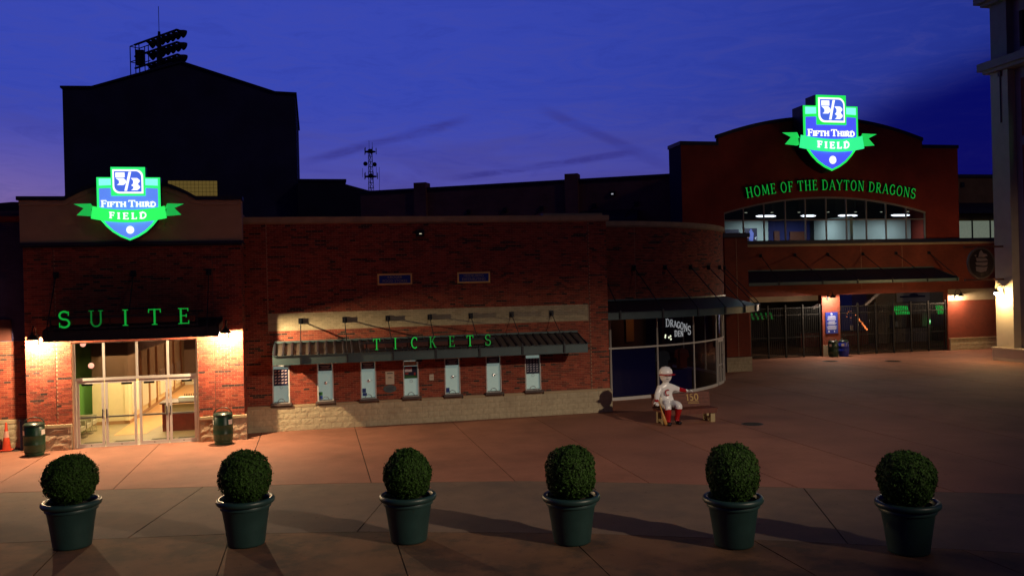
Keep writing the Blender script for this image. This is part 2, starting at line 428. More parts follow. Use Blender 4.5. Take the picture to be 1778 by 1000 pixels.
# ---- letters: strokes with slab serifs
def arc(cx, cz, rx, rz, a0, a1, n=12): return [(cx+rx*math.cos(R(a0+(a1-a0)*i/n)), cz+rz*math.sin(R(a0+(a1-a0)*i/n))) for i in range(n+1)]
K, T_ = 1., .5
SCURVE = arc(.36, .74, .26, .235, 40, 270, 12)+arc(.36, .26, .28, .245, 90, -140, 12)[1:]
GL = {
 'A': (.86, [([(.08, 0), (.43, 1)], T_), ([(.43, 1), (.78, 0)], K), ([(.2, .34), (.66, .34)], T_)], [(.08, 0, .1), (.78, 0, .12)]),
 'B': (.7, [([(.16, 0), (.16, 1)], K), ([(.16, .97), (.4, .97)]+arc(.4, .75, .2, .22, 90, -90, 8)+[(.16, .53)], T_), ([(.16, .53), (.42, .53)]+arc(.42, .28, .24, .25, 90, -90, 8)+[(.16, .03)], .7)], [(.1, 0, .08), (.1, 1, .08)]),
 'C': (.78, [(arc(.44, .5, .34, .48, 50, 310, 18), K), ([(.66, .70), (.68, .96)], T_)], []),
 'D': (.84, [([(.16, 0), (.16, 1)], K), ([(.16, .96), (.36, .96)]+arc(.36, .5, .38, .46, 90, -90, 14)+[(.16, .04)], .75)], [(.1, 0, .1), (.1, 1, .1)]),
 'E': (.7, [([(.18, 0), (.18, 1)], K), ([(.18, .96), (.6, .96)], T_), ([(.18, .52), (.5, .52)], T_), ([(.18, .04), (.64, .04)], T_), ([(.6, 1), (.6, .8)], T_), ([(.64, 0), (.64, .22)], T_), ([(.5, .62), (.5, .42)], T_)], [(.12, 0, .1), (.12, 1, .1)]),
 'F': (.66, [([(.18, 0), (.18, 1)], K), ([(.18, .96), (.6, .96)], T_), ([(.18, .52), (.5, .52)], T_), ([(.6, 1), (.6, .78)], T_), ([(.5, .62), (.5, .42)], T_)], [(.18, 0, .16), (.12, 1, .1)]),
 'G': (.84, [(arc(.44, .5, .34, .48, 50, 330, 18), K), ([(.74, .42), (.74, .1)], K), ([(.66, .70), (.68, .96)], T_), ([(.56, .44), (.84, .44)], T_)], []),
 'H': (.9, [([(.18, 0), (.18, 1)], K), ([(.72, 0), (.72, 1)], K), ([(.18, .52), (.72, .52)], T_)], [(.18, 0, .15), (.18, 1, .15), (.72, 0, .15), (.72, 1, .15)]),
 'I': (.38, [([(.19, 0), (.19, 1)], K)], [(.19, 0, .16), (.19, 1, .16)]),
 'K': (.82, [([(.18, 0), (.18, 1)], K), ([(.2, .45), (.66, 1)], T_), ([(.36, .62), (.7, 0)], K)], [(.18, 0, .15), (.18, 1, .15), (.66, 1, .12), (.72, 0, .12)]),
 'L': (.68, [([(.18, 0), (.18, 1)], K), ([(.18, .04), (.62, .04)], T_), ([(.62, 0), (.62, .26)], T_)], [(.18, 1, .15), (.12, 0, .1)]),
 'M': (1.05, [([(.14, 0), (.2, 1)], T_), ([(.2, 1), (.52, .12)], K), ([(.52, .12), (.84, 1)], T_), ([(.84, 1), (.9, 0)], K)], [(.14, 0, .1), (.9, 0, .12)]),
 'N': (.9, [([(.16, 0), (.16, 1)], T_), ([(.16, 1), (.74, .02)], K), ([(.74, 0), (.74, 1)], T_)], [(.16, 0, .13), (.74, 1, .13), (.1, 1, .1)]),
 'O': (.88, [(arc(.44, .5, .34, .48, 90, 450, 26), .85)], []),
 'R': (.8, [([(.18, 0), (.18, 1)], K), ([(.18, .96), (.4, .96)]+arc(.4, .73, .22, .23, 90, -90, 8)+[(.18, .5)], .7), ([(.36, .5), (.7, 0)], K)], [(.18, 0, .15), (.12, 1, .1), (.72, 0, .1)]),
 'S': (.72, [(SCURVE, K), ([(.6, .72), (.6, .98)], T_), ([(.1, .02), (.1, .3)], T_)], []),
 'T': (.8, [([(.4, 0), (.4, 1)], K), ([(.06, .96), (.74, .96)], T_), ([(.07, 1), (.05, .76)], T_), ([(.73, 1), (.75, .76)], T_)], [(.4, 0, .16)]),
 'U': (.86, [([(.18, 1), (.18, .32)]+arc(.45, .32, .27, .3, 180, 360, 12)+[(.72, 1)], .8)], [(.18, 1, .15), (.72, 1, .14)]),
 'Y': (.84, [([(.06, 1), (.42, .48)], K), ([(.78, 1), (.42, .48)], T_), ([(.42, .5), (.42, 0)], K)], [(.42, 0, .15), (.08, 1, .1), (.76, 1, .1)]),
 '1': (.5, [([(.28, 0), (.28, 1)], K), ([(.28, 1), (.08, .8)], T_)], [(.28, 0, .18)]),
 '5': (.7, [([(.58, .96), (.16, .96), (.14, .56)], T_), (arc(.34, .32, .26, .28, 120, -140, 14), K)], []),
 '0': (.76, [(arc(.38, .5, .28, .48, 90, 450, 24), K)], []),
}
def stroke(mb, pts, w, place, d0, d1, mf=0, ms=0):
    n = len(pts); Lp, Rp = [], []
    closed = n > 3 and (Vector(pts[0])-Vector(pts[-1])).length < 1e-4
    for i in range(n):
        p = Vector(pts[i])
        if closed and i in (0, n-1): a, b = Vector(pts[-2]), Vector(pts[1])
        else: a, b = Vector(pts[max(i-1, 0)]), Vector(pts[min(i+1, n-1)])
        t = (b-a).normalized(); nn = Vector((-t.y, t.x)); k = 1.
        if 0 < i < n-1:
            t1 = (p-Vector(pts[i-1])).normalized(); c = max(.5, t1.dot(t)); k = 1/c
        Lp.append(p+nn*w/2*k); Rp.append(p-nn*w/2*k)
    for i in range(n-1):
        q = [Rp[i], Rp[i+1], Lp[i+1], Lp[i]]
        mb.face([place(v.x, v.y, d1) for v in q], mf)
        mb.face([place(Rp[i].x, Rp[i].y, d0), place(Rp[i+1].x, Rp[i+1].y, d0), place(Rp[i+1].x, Rp[i+1].y, d1), place(Rp[i].x, Rp[i].y, d1)], ms)
        mb.face([place(Lp[i+1].x, Lp[i+1].y, d0), place(Lp[i].x, Lp[i].y, d0), place(Lp[i].x, Lp[i].y, d1), place(Lp[i+1].x, Lp[i+1].y, d1)], ms)
    if not closed:
        for i in (0, n-1): mb.face([place(Lp[i].x, Lp[i].y, d0), place(Rp[i].x, Rp[i].y, d0), place(Rp[i].x, Rp[i].y, d1), place(Lp[i].x, Lp[i].y, d1)], ms)
def glyph(mb, ch, x, z, h, sw, place, d0, d1, mf=0, ms=0, wide=1., serif=True):
    w, strokes, serifs = GL[ch]; e = 0.
    for pts, k in strokes:
        stroke(mb, [(x+px*h*wide, z+pz*h) for px, pz in pts], sw*k, place, d0, d1+e, mf, ms); e += .0006
    if serif:
        for sx, sz, hw in serifs:
            zz = z+(sz*h) + (sw*.22 if sz == 0 else -sw*.22)
            stroke(mb, [(x+(sx-hw)*h*wide, zz), (x+(sx+hw)*h*wide, zz)], sw*.45, place, d0, d1+e, mf, ms); e += .0006
    return w*h*wide
def text_width(t, h, wide=1., gap=.1, space=.4):
    return sum((space*h*wide if c == ' ' else GL[c][0]*h*wide+gap*h) for c in t)-gap*h
def front(y): return lambda x, z, d: (x, y-d, z)
def print_text(text, h, loc, material, parent, name='lettering', rot=(R(90), 0, 0), align='CENTER', space=1.):
    """flat print in the built-in face"""
    cu = bpy.data.curves.new(name, 'FONT'); cu.body = text; cu.size = h; cu.align_x = align; cu.align_y = 'CENTER'; cu.space_character = space
    o = bpy.data.objects.new('t', cu); COL.objects.link(o)
    bpy.context.view_layer.update()
    me = bpy.data.meshes.new_from_object(o.evaluated_get(bpy.context.evaluated_depsgraph_get())); bpy.data.objects.remove(o)
    me.name = name; me.materials.clear(); me.materials.append(MATS[material])
    o = bpy.data.objects.new(name, me); COL.objects.link(o); o.rotation_euler = rot
    o.location = Vector(loc)-wl(parent); o.parent = parent
    return o

# ------------------------------------------------------------------ materials
mat('brick_red', (.335, .070, .036), .85, var=.18, vscale=3, island=.16, bump=.25, bscale=120)
mat('brick_deep', (.245, .044, .025), .85, var=.18, vscale=3, island=.16, bump=.25, bscale=120)
mat('brick_brown', (.18, .046, .028), .85, var=.18, vscale=3, island=.2, bump=.25, bscale=120)
mat('brick_black', (.045, .024, .020), .8, var=.2, vscale=3, island=.3)
mat('mortar', (.40, .225, .135), .95, var=.12, vscale=4)
mat('cream_brick', (.50, .43, .27), .85, var=.10, vscale=3, island=.08)
mat('cream_brick_dark', (.44, .37, .23), .85, var=.10, vscale=3, island=.08)
mat('cream_mortar', (.34, .29, .19), .95)
mat('stone_block', (.50, .43, .28), .9, var=.14, vscale=9, bump=.7, bscale=45, grime=(.36, .29, .19), gscale=1.2)
mat('rough_stone', (.46, .33, .22), .9, var=.22, vscale=8, bump=1., bscale=30, grime=(.30, .20, .14), gscale=2)
mat('stone_joint', (.30, .24, .16), .95)
mat('cap_stone', (.42, .33, .20), .85, var=.12, vscale=3, bump=.2)
mat('stucco', (.46, .33, .21), .95, var=.07, vscale=2, bump=.4, bscale=160)
mat('dark_trim', (.016, .018, .045), .5, var=.1)
mat('canopy_steel', (.075, .118, .122), .45, metal=.1, var=.10, vscale=3, bump=.05)
mat('canopy_deck', (.098, .084, .070), .5, metal=.1, var=.08, vscale=3)
mat('dark_steel', (.020, .022, .030), .5, metal=.3, var=.1)
mat('side_navy', (.020, .018, .045), .9)
mat('deck_navy', (.012, .013, .035), .6)
mat('deck_dark', (.022, .020, .030), .5, metal=.1, var=.1)
mat('aluminium', (.62, .58, .55), .4, metal=.25, var=.05)
mat('white_frame', (.62, .60, .56), .45, var=.04)
mat('green_face', (.02, .5, .06), .4, emit=(.008, .62, .065), estr=.45)
mat('green_dim', (.02, .4, .05), .4, emit=(.003, .26, .035), estr=.42)
mat('green_side', (.006, .11, .022), .5)
mat('raceway', (.085, .022, .014), .6, var=.1)
glass('clear_glass', (.93, .95, .92))
glass('tinted_glass', (.33, .28, .28))
glass('dark_glass', (.42, .42, .48))
glass('office_glass', (.75, .82, .80))
mat('roofing', (.035, .033, .035), .9, var=.2)
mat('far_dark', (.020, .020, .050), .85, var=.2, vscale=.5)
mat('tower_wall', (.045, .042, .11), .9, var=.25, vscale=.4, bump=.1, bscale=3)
brickmat('far_brick', (.22, .036, .015), (.14, .024, .012), (.18, .060, .034))
brickmat('upper_brick', (.31, .032, .014), (.24, .026, .013), (.24, .045, .024))
brickmat('stadium_brick', (.34, .13, .10), (.22, .10, .09), (.26, .15, .13))
brickmat('cream_far', (.48, .40, .26), (.42, .35, .22), (.34, .28, .18))
brickmat('navy_shade_brick', (.05, .045, .13), (.035, .034, .10), (.05, .045, .10))  # blue in the brick colour imitates navy shadow on the upper wall
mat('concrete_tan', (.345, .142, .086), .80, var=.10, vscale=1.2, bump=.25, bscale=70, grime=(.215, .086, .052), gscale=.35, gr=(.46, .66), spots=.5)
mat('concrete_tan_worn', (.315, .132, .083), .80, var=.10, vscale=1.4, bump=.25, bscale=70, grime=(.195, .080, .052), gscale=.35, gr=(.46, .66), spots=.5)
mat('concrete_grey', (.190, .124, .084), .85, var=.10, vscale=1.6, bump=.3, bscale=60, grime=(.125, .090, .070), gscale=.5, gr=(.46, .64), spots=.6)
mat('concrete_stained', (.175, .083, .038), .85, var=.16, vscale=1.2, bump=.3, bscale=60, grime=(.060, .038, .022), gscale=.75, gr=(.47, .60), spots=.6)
mat('joint_dirt', (.035, .026, .022), .95)
mat('asphalt', (.05, .045, .045), .9, var=.2)
mat('iron', (.035, .028, .024), .6, metal=.4, var=.3, vscale=20)
mat('cream_render', (.62, .52, .38), .85, var=.06, vscale=2, bump=.2, bscale=90)
mat('grey_render', (.30, .27, .25), .85, var=.08, vscale=2, bump=.2, bscale=90)
mat('night_window', (.010, .012, .022), .15)

# ------------------------------------------------------------------ ground
def interp(tab, x):
    xs, ys = zip(*tab); return float(np.interp(x, xs, ys))
FARB = [(-30, -3.0), (-15, -5.9), (-7.8, -7.35), (-3.6, -8.2), (.65, -9.14), (4.9, -10.38), (7.46, -11.45), (9.97, -12.75), (12.41, -14.0), (15.14, -15.3), (20, -18.2), (27, -23.2), (40, -34)]
NEARB = [(-30, -8.0), (-15, -10.7), (-6.2, -12.31), (-1.86, -13.05), (.81, -13.75), (4.85, -15.16), (7.93, -16.6), (11.26, -18.35), (16, -21.2), (21, -24.6), (27, -29), (40, -40)]
m = MB(); m.face([(-700, -300, -.05), (900, -300, -.05), (900, 1500, -.05), (-700, 1500, -.05)])
ground = structure(m.build('ground', ['asphalt']))
plaza = bpy.data.objects.new('plaza', None); COL.objects.link(plaza); plaza['kind'] = 'structure'
m = MB(); m.slab([(-22, -44), (48, -44), (48, 18.2), (-22, 18.2)], -.045, -.014); base = m.build('joint_bed', ['joint_dirt'], plaza)
G_ = .012
def slab_strip(xa, xb, lower, upper, material, skew_lo=0., skew_hi=0.):
    """one slab between two joints; edges follow the curved band"""
    xs = np.linspace(xa, xb, 5)
    lo = [(x+skew_lo*(0), interp(lower, x)+G_) for x in xs] if isinstance(lower, list) else [(xa, lower+G_), (xb, lower+G_)]
    hi = [(x, interp(upper, x)-G_) for x in xs] if isinstance(upper, list) else [(xa, upper-G_), (xb, upper-G_)]
    p = lo+hi[::-1]
    m = MB(); m.slab(p, -.014, random.uniform(-.001, .001)); return m.build('pavement_slab', [material], plaza)
xj = [-21.9, -17.6, -14.4, -11.3, -8.2, -5.05, -1.9, 1.28, 4.76, 7.8, 10.85, 13.86, 17.0, 20.1, 23.2, 26.3, 29.4, 32.5, 35.6, 38.7, 43, 47.9]
for a, b in zip(xj, xj[1:]):
    top = -.95 if b < -2 else .02 if b < 11 else 18.1
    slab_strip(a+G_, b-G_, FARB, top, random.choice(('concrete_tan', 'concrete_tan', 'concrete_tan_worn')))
# band of grey slabs with slanting joints
bj = [(-20, -21), (-14.5, -15.6), (-9.0, -9.9), (-2.85, -3.75), (1.95, .72), (5.65, 4.85), (10.95, 9.35), (15.3, 13.4), (20, 17.8), (25.5, 23), (31, 28)]
for (a1, a0), (b1, b0) in zip(bj, bj[1:]):
    up = [(x, interp(FARB, x)-G_) for x in np.linspace(a1+G_, b1-G_, 6)]; lo = [(x, interp(NEARB, x)+G_) for x in np.linspace(a0+G_, b0-G_, 6)]
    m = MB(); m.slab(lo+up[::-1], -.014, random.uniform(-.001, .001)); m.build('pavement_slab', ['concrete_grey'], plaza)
nj = [-21, -16, -12, -8.2, -4.9, -1.75, 1.42, 4.66, 7.85, 11.0, 14.2, 17.5, 21, 26, 33]
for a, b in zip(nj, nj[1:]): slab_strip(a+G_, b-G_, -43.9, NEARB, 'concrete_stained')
def manhole(x, y, r, label):
    t = thing('manhole_cover', label, 'manhole cover', (x, y, 0), 'manhole covers in the plaza')
    m = MB(); m.lathe([(r*1.1, .003), (r*1.1, .007), (r*.99, .008), (r*.98, .004)], 28, (x, y, 0)); m.build('rim', ['dark_steel'], t)
    m = MB(); m.lathe([(r*.97, .004), (r*.97, .008), (.001, .010)], 28, (x, y, 0))
    for k in range(-4, 5):
        w = math.sqrt(max(.01, (r*.85)**2-(k*r*.2)**2)); m.box(x-w, x+w, y+k*r*.2-.012, y+k*r*.2+.012, .009, .014)
    m.build('lid', ['iron'], t)
manhole(14.33, -4.62, .33, 'round iron manhole cover in the paving beside the wooden bench')
manhole(29.7, 14.4, .42, 'round iron manhole cover in front of the green barrel by the gate pillar')
manhole(32.68, 12.7, .42, 'round iron manhole cover in front of the wide gate bay')

# ------------------------------------------------------------------ suite entrance pavilion
SY = -1.25                                       # its brick face
sp = thing('suite_entrance_building', 'brick entrance pavilion with tan arched parapet above four glass doors', 'building', (-5.7, SY, 0))
DX0, DX1, DT = -7.62, -3.80, 3.42               # glazed opening
SX0, SX1, SZ0, SZ1 = -8.95, -2.36, .80, 6.44
hole = (DX0, DX1, 0, DT)
m = MB()
for a, b, c, d in wall_cells(SX0, SX1, .0, SZ1+.16, [hole]): m.box(a, b, SY, SY+.30, c, d)
m.box(SX0, SX0+.3, SY+.3, 19, 0, 7.6); m.box(SX1-.3, SX1, SY+.3, 19, 0, 7.6)
m.box(SX0+.3, SX1-.3, 18.7, 19, 0, 7.6); m.box(SX0+.3, SX1-.3, SY+.3, 18.7, 7.3, 7.5)
m.build('wall', ['mortar'], sp)
jl, jr = -8.08, -3.27
EJ = [(jl-.012, jl+.012, 0, SZ1), (jr-.012, jr+.012, 0, SZ1)]
brickwork(sp, flat(SY), SX0, SX1, SZ0+.02, SZ1, [hole]+EJ, 300, (-3.0, 2.4), pick=lambda s, z: z < 3.55)
mr = lambda x: (lambda s, z, d: (Vector((x+d, s, z)), R(90)))
brickwork(sp, mr(SX1), SY+.005, -.02, SZ0+.02, SZ1, (), 0)
for x in (jl, jr): m = MB(); m.box(x-.008, x+.008, SY-.004, SY+.001, SZ0, SZ1); m.build('expansion_joint', ['raceway'], sp)
for a, b, tp in ((SX0-.05, DX0-.02, .80), (DX1+.04, SX1+.07, .80)):
    m = MB(); m.box(a, b, SY-.09, SY-.001, 0, tp-.07); m.build('stone_core', ['stone_joint'], sp)
    stonework(sp, flat(SY-.09), a, b, 0, tp-.07, bl=.62, bh=.24, rough=.02, proud=.018, mats=('rough_stone',), seed=int(a*10))
    m = MB(); m.box(a-.01, b+.01, SY-.13, SY-.001, tp-.068, tp+.02); m.build('sill_course', ['cap_stone'], sp)
stonework(sp, mr(SX1+.01), SY, -.05, 0, SZ0, bl=.6, bh=.24, mats=('rough_stone',), seed=9)
# parapet of tan render with a shallow arch, dark cap and base moulding
def arch_top(x, x0=-7.65, x1=-3.70, zb=7.93, rise=.60):
    t = (x-(x0+x1)/2)/((x1-x0)/2)
    if abs(t) > 1: return zb
    a = 1.9; h = (math.sqrt(max(0, a*a-t*t))-math.sqrt(a*a-1))/(a-math.sqrt(a*a-1)); return zb+rise*h
PX0, PX1 = -8.98, -2.29
xs = [PX0]+list(np.linspace(-7.65, -3.70, 25))+[PX1]
m = MB(); m.prism([(x, arch_top(x)) for x in xs]+[(PX1, 6.60), (PX0, 6.60)], SY-.16, SY+.35); m.build('parapet_panel', ['stucco'], sp)
m = MB(); m.prism([(x, arch_top(x)+.003) for x in xs]+[(x, arch_top(x)-.02-.20) for x in (PX1, PX1)][:0]+[(x, arch_top(x)-.16) for x in xs[::-1]], SY-.20, SY-.162); m.build('parapet_trim', ['stucco'], sp)
m = MB(); m.prism([(x-(.06 if i == 0 else 0)+(.04 if i == len(xs)-1 else 0), arch_top(x)+.125) for i, x in enumerate(xs)]+[(x-(.06 if j == len(xs)-1 else 0)+(.04 if j == 0 else 0), arch_top(x)+.006) for j, x in enumerate(xs[::-1])], SY-.26, SY+.42); m.build('parapet_cap', ['dark_trim'], sp)
m = MB(); m.box(PX0-.02, PX1+.03, SY-.20, SY+.30, 6.50, 6.598); m.box(PX0+.03, PX1-.02, SY-.08, SY-.002, 6.452, 6.499); m.build('base_moulding', ['dark_trim'], sp)
# storefront: mullions, transom lights, four doors
YD = SY+.19
DOORX = [DX0+.03, -6.70, -5.70, -4.75, DX1-.03]
m = MB()
m.box(DX0, DX0+.07, YD-.06, YD+.06, 0, DT); m.box(DX1-.07, DX1, YD-.06, YD+.06, 0, DT)
for x in DOORX[1:4]: m.box(x-.035, x+.035, YD-.05, YD+.05, 2.235, DT-.06)
m.box(DX0+.07, DX1-.07, YD-.055, YD+.055, 2.15, 2.234); m.box(DX0+.07, DX1-.07, YD-.05, YD+.05, DT-.06, DT)
m.box(DX0+.07, DX1-.07, YD-.05, YD+.05, .0, .012)
m.build('door_frame', ['aluminium'], sp)
for i in range(4):
    a, b = DOORX[i], DOORX[i+1]
    m = MB(); m.box(a+.036, b-.036, YD-.006, YD+.006, 2.236, DT-.061); m.build('transom_pane', ['tinted_glass'], sp)
    d0, d1 = a+.018+(.04 if i == 0 else 0), b-.018-(.04 if i == 3 else 0)
    if i == 1: d1 -= .025
    if i == 2: d0 += .025
    m = MB(); st = .075
    m.box(d0, d0+st, YD-.025, YD+.025, .014, 2.148); m.box(d1-st, d1, YD-.025, YD+.025, .014, 2.148)
    m.box(d0+st, d1-st, YD-.024, YD+.024, .014, .115); m.box(d0+st, d1-st, YD-.024, YD+.024, 2.05, 2.148)
    door = m.build('door', ['aluminium'], sp)
    m = MB(); m.box(d0+st, d1-st, YD-.004, YD+.004, .115, 2.05); m.build('pane', ['clear_glass'], door)
    m = MB(); m.box(d0+st-.01, d1-st+.01, YD+.03, YD+.07, .93, .985); m.build('push_bar', ['white_frame'], door)
    hx = d1-.04 if i % 2 == 0 else d0+.04
    m = MB(); m.bar((hx, YD-.075, .92), (hx, YD-.075, 1.22), .028); m.bar((hx, YD-.075, .96), (hx, YD-.02, .96), .022); m.bar((hx, YD-.075, 1.18), (hx, YD-.02, 1.18), .022); m.build('handle', ['dark_steel'], door)
    cx = d0+.30 if i % 2 == 0 else d1-.30
    m = MB(); m.box(cx-.16, cx+.16, YD+.03, YD+.09, 1.98, 2.05); m.build('door_closer', ['dark_steel'], door)
    m = MB(); m.box((d0+d1)/2-.018, (d0+d1)/2+.018, YD-.03, YD-.024, .05, .075); m.build('lock', ['dark_steel'], door)
# lobby seen through the doors
mat('lobby_floor', (.27, .195, .095), .45, var=.12, vscale=3, grime=(.20, .155, .09), gscale=1.2)
mat('lobby_wood', (.52, .26, .10), .35, var=.12, vscale=4)
mat('lobby_cream', (.72, .57, .33), .8, var=.04)
mat('lobby_green', (.10, .27, .04), .8)
mat('lobby_pale', (.76, .68, .52), .8, var=.03)
mat('wood_base', (.38, .19, .08), .5)
mat('desk_red', (.20, .020, .014), .35, var=.25, vscale=6)
mat('desk_top', (.10, .050, .035), .3)
mat('mat_dark', (.10, .082, .055), .95)
mat('leather', (.33, .29, .19), .5, var=.06)
mat('chrome', (.7, .7, .7), .2, metal=.9)
mat('paper_white', (.78, .76, .70), .8)
mat('lobby_upper_shade', (.17, .115, .095), .8)  # dark brown paints the weaker light on the upper lobby walls
lob = sp
m = MB(); m.box(SX0+.3, SX1-.3, YD+.07, 18.68, -.03, .006); m.build('lobby_floor', ['lobby_floor'], lob)
m = MB(); m.slab([(-6.95, 1.2), (-5.9, 1.2), (-4.2, 18.3), (-6.9, 18.3)], .007, .011); m.build('wood_walkway', ['lobby_wood'], lob)
m = MB(); m.box(SX0+.3, SX1-.3, YD+.07, 18.68, 4.0, 4.2); m.build('lobby_ceiling', ['lobby_pale'], lob)
m = MB(); m.box(SX0+.302, SX0+.32, YD+.1, 18.6, 0, 3.99); m.build('side_wall', ['lobby_green'], lob)
m = MB(); m.box(SX1-.32, SX1-.302, YD+.1, 18.6, 0, 3.99); m.build('side_wall', ['lobby_pale'], lob)
m = MB(); m.box(-8.28, -7.10, 4.10, 4.3, .13, 2.62); m.box(-8.28, -7.10, 4.10, 4.3, 2.62, 3.99, 1); m.box(-7.12, -6.98, 4.0, 18.6, .13, 2.62, 0); m.box(-7.12, -6.98, 4.0, 18.6, 2.62, 3.99, 1); m.build('partition', ['lobby_cream', 'lobby_upper_shade'], lob)
m = MB(); m.box(-8.28, -6.96, 4.08, 4.097, .006, .13); m.box(-6.978, -6.96, 4.1, 18.6, .006, .13); m.build('baseboard', ['wood_base'], lob)
m = MB(); m.box(-6.97, SX1-.32, 18.4, 18.6, .006, 1.9, 0); m.box(-6.97, SX1-.32, 18.4, 18.6, 1.9, 3.99, 1); m.build('rear_wall', ['lobby_pale', 'lobby_upper_shade'], lob)
for y in (4.6, 6.4, 8.2, 10.6, 13, 15.4): 
    m = MB(); m.box(-6.976, -6.92, y, y+1.3, .35, 1.45); m.build('wall_panel', ['lobby_pale'], lob)
    m = MB(); m.box(-6.976, -6.90, y+1.5, y+1.66, .13, 2.6); m.build('pilaster', ['wood_base'], lob)
m = MB(); m.box(-6.3, -5.6, 18.3, 18.39, .2, .95); m.box(-4.9, -4.1, 18.3, 18.39, .9, 1.8); m.build('notice_board', ['lobby_green'], lob)
for x in (-7.2, -6.25, -5.1, -4.25):
    mm = MB(); mm.box(x-.36, x+.36, YD+.55, YD+1.0, .007, .016)
    tag(mm.build('door_mat', ['mat_dark']), {-7.2: 'dark floor mat behind the outer glass door next to the armchairs', -6.25: 'dark floor mat behind the second glass door from the armchairs', -5.1: 'dark floor mat behind the glass door facing the desk end', -4.25: 'dark floor mat in front of the red reception desk'}[x], 'door mat', 'mats inside the suite doors')
chair_lab = ['cream lobby armchair closest to the glass doors', 'cream lobby armchair second from the glass doors', 'cream lobby armchair third from the glass doors', 'cream lobby armchair deepest in the row by the green wall']
def armchair(i, x, y):
    t = thing('armchair', chair_lab[i], 'armchair', (x, y, .008), 'cream armchairs along the green lobby wall')
    m = MB(); m.box(-.05, .50, -.26, .26, .30, .44); m.build('seat', ['leather'], t, local=True)
    m = MB(); m.prism([(-.14, .30), (-.02, .30), (-.10, .84), (-.24, .84)], -.26, .26); m.build('backrest', ['leather'], t, local=True)
    for s in (-1, 1):
        m = MB(); m.box(-.12, .50, s*.30-.035, s*.30+.035, .30, .60); m.build('armrest', ['leather'], t, local=True)
        m = MB(); m.tube([(.44, s*.28, .30), (.50, s*.28, .012), (-.16, s*.28, .012), (-.08, s*.28, .30)], .014, 6); m.build('leg', ['chrome'], t, local=True)
for i, y in enumerate((-.15, .65, 1.45, 2.25)): armchair(i, -8.28, y)
t = thing('reception_desk', 'dark red wood reception desk with a cream front band in the lobby', 'desk', (-4.6, 1.7, .008))
m = MB(); m.box(-5.30, -3.2, 1.46, 1.56, .008, .66); m.box(-5.38, -5.30, 1.44, 2.6, .008, .98); m.build('front_panel', ['desk_red'], t)
m = MB(); m.box(-5.29, -3.2, 1.50, 1.55, .66, .95); m.build('upper_band', ['lobby_cream'], t)
m = MB(); m.box(-5.46, -3.15, 1.40, 2.7, .985, 1.03); m.build('desk_top', ['desk_top'], t)
m = MB(); m.box(-4.85, -4.15, 1.62, 1.95, 1.032, 1.17); tag(m.build('document_tray', ['paper_white']), 'white tray of papers lying on the reception desk', 'tray')
mm = MB()
for k in range(9): mm.tube([(-4.7+.06*k, 2.0, 1.032), (-4.7+.06*k+.01, 2.0, 1.26)], .012, 5)
tag(mm.build('brochure_rack', ['dark_steel']), 'row of dark brochure holders standing behind the paper tray', 'rack')
mat('globe_lamp', (1, .8, .7), .4, emit=(1, .52, .36), estr=14)
for (x, y, z, l) in ((-7.85, 2.2, 2.40, 'glowing round pendant lamp hanging lower in the dark lobby'), (-8.10, 2.2, 3.18, 'glowing round pendant lamp hanging higher beside the door jamb')):
    t = thing('pendant_lamp', l, 'pendant lamp', (x, y, z), 'globe pendants in the lobby')
    m = MB(); m.ball((x, y, z), .10, 14); m.build('globe', ['globe_lamp'], t, smooth=True)
    m = MB(); m.tube([(x, y, z+.1), (x, y, 3.99)], .006, 5); m.build('cord', ['dark_steel'], t)
lamp('lobby_light', 'AREA', (-6.2, 3.0, 2.60), 440, (1, .78, .46), sp, shape='RECTANGLE', size=3.6, size_y=5.5)
lamp('lobby_light', 'AREA', (-4.9, 12, 3.6), 520, (1, .76, .46), sp, shape='RECTANGLE', size=3, size_y=9)

# flat steel canopies ---------------------------------------------------------
def tie_rod(parent, a, b, r=.018, plate=(.16, .20)):
    m = MB(); m.tube([a, b], r, 6); k = MB()
    rod = m.build('tie_rod', ['dark_steel'], parent)
    a = Vector(a); k.box(a.x-plate[0]/2, a.x+plate[0]/2, a.y-.02, a.y+.045, a.z-plate[1]/2, a.z+plate[1]/2); k.box(a.x-.018, a.x+.018, a.y-.15, a.y-.02, a.z-.11, a.z+.05)
    k.build('anchor_plate', ['dark_steel'], rod); return rod
def letters_on(parent, text, xs, z, h, sw, y, dims=(), wide=1., depth=.07, dz=0.):
    for ch, x, i in zip(text, xs, range(99)):
        m = MB(); w = GL[ch][0]*h*wide
        glyph(m, ch, x-w/2, z+(dz*i), h, sw, front(y), 0, depth, 0, 1, wide)
        m.build('letter', ['green_dim' if i in dims else 'green_face', 'green_side'], parent)

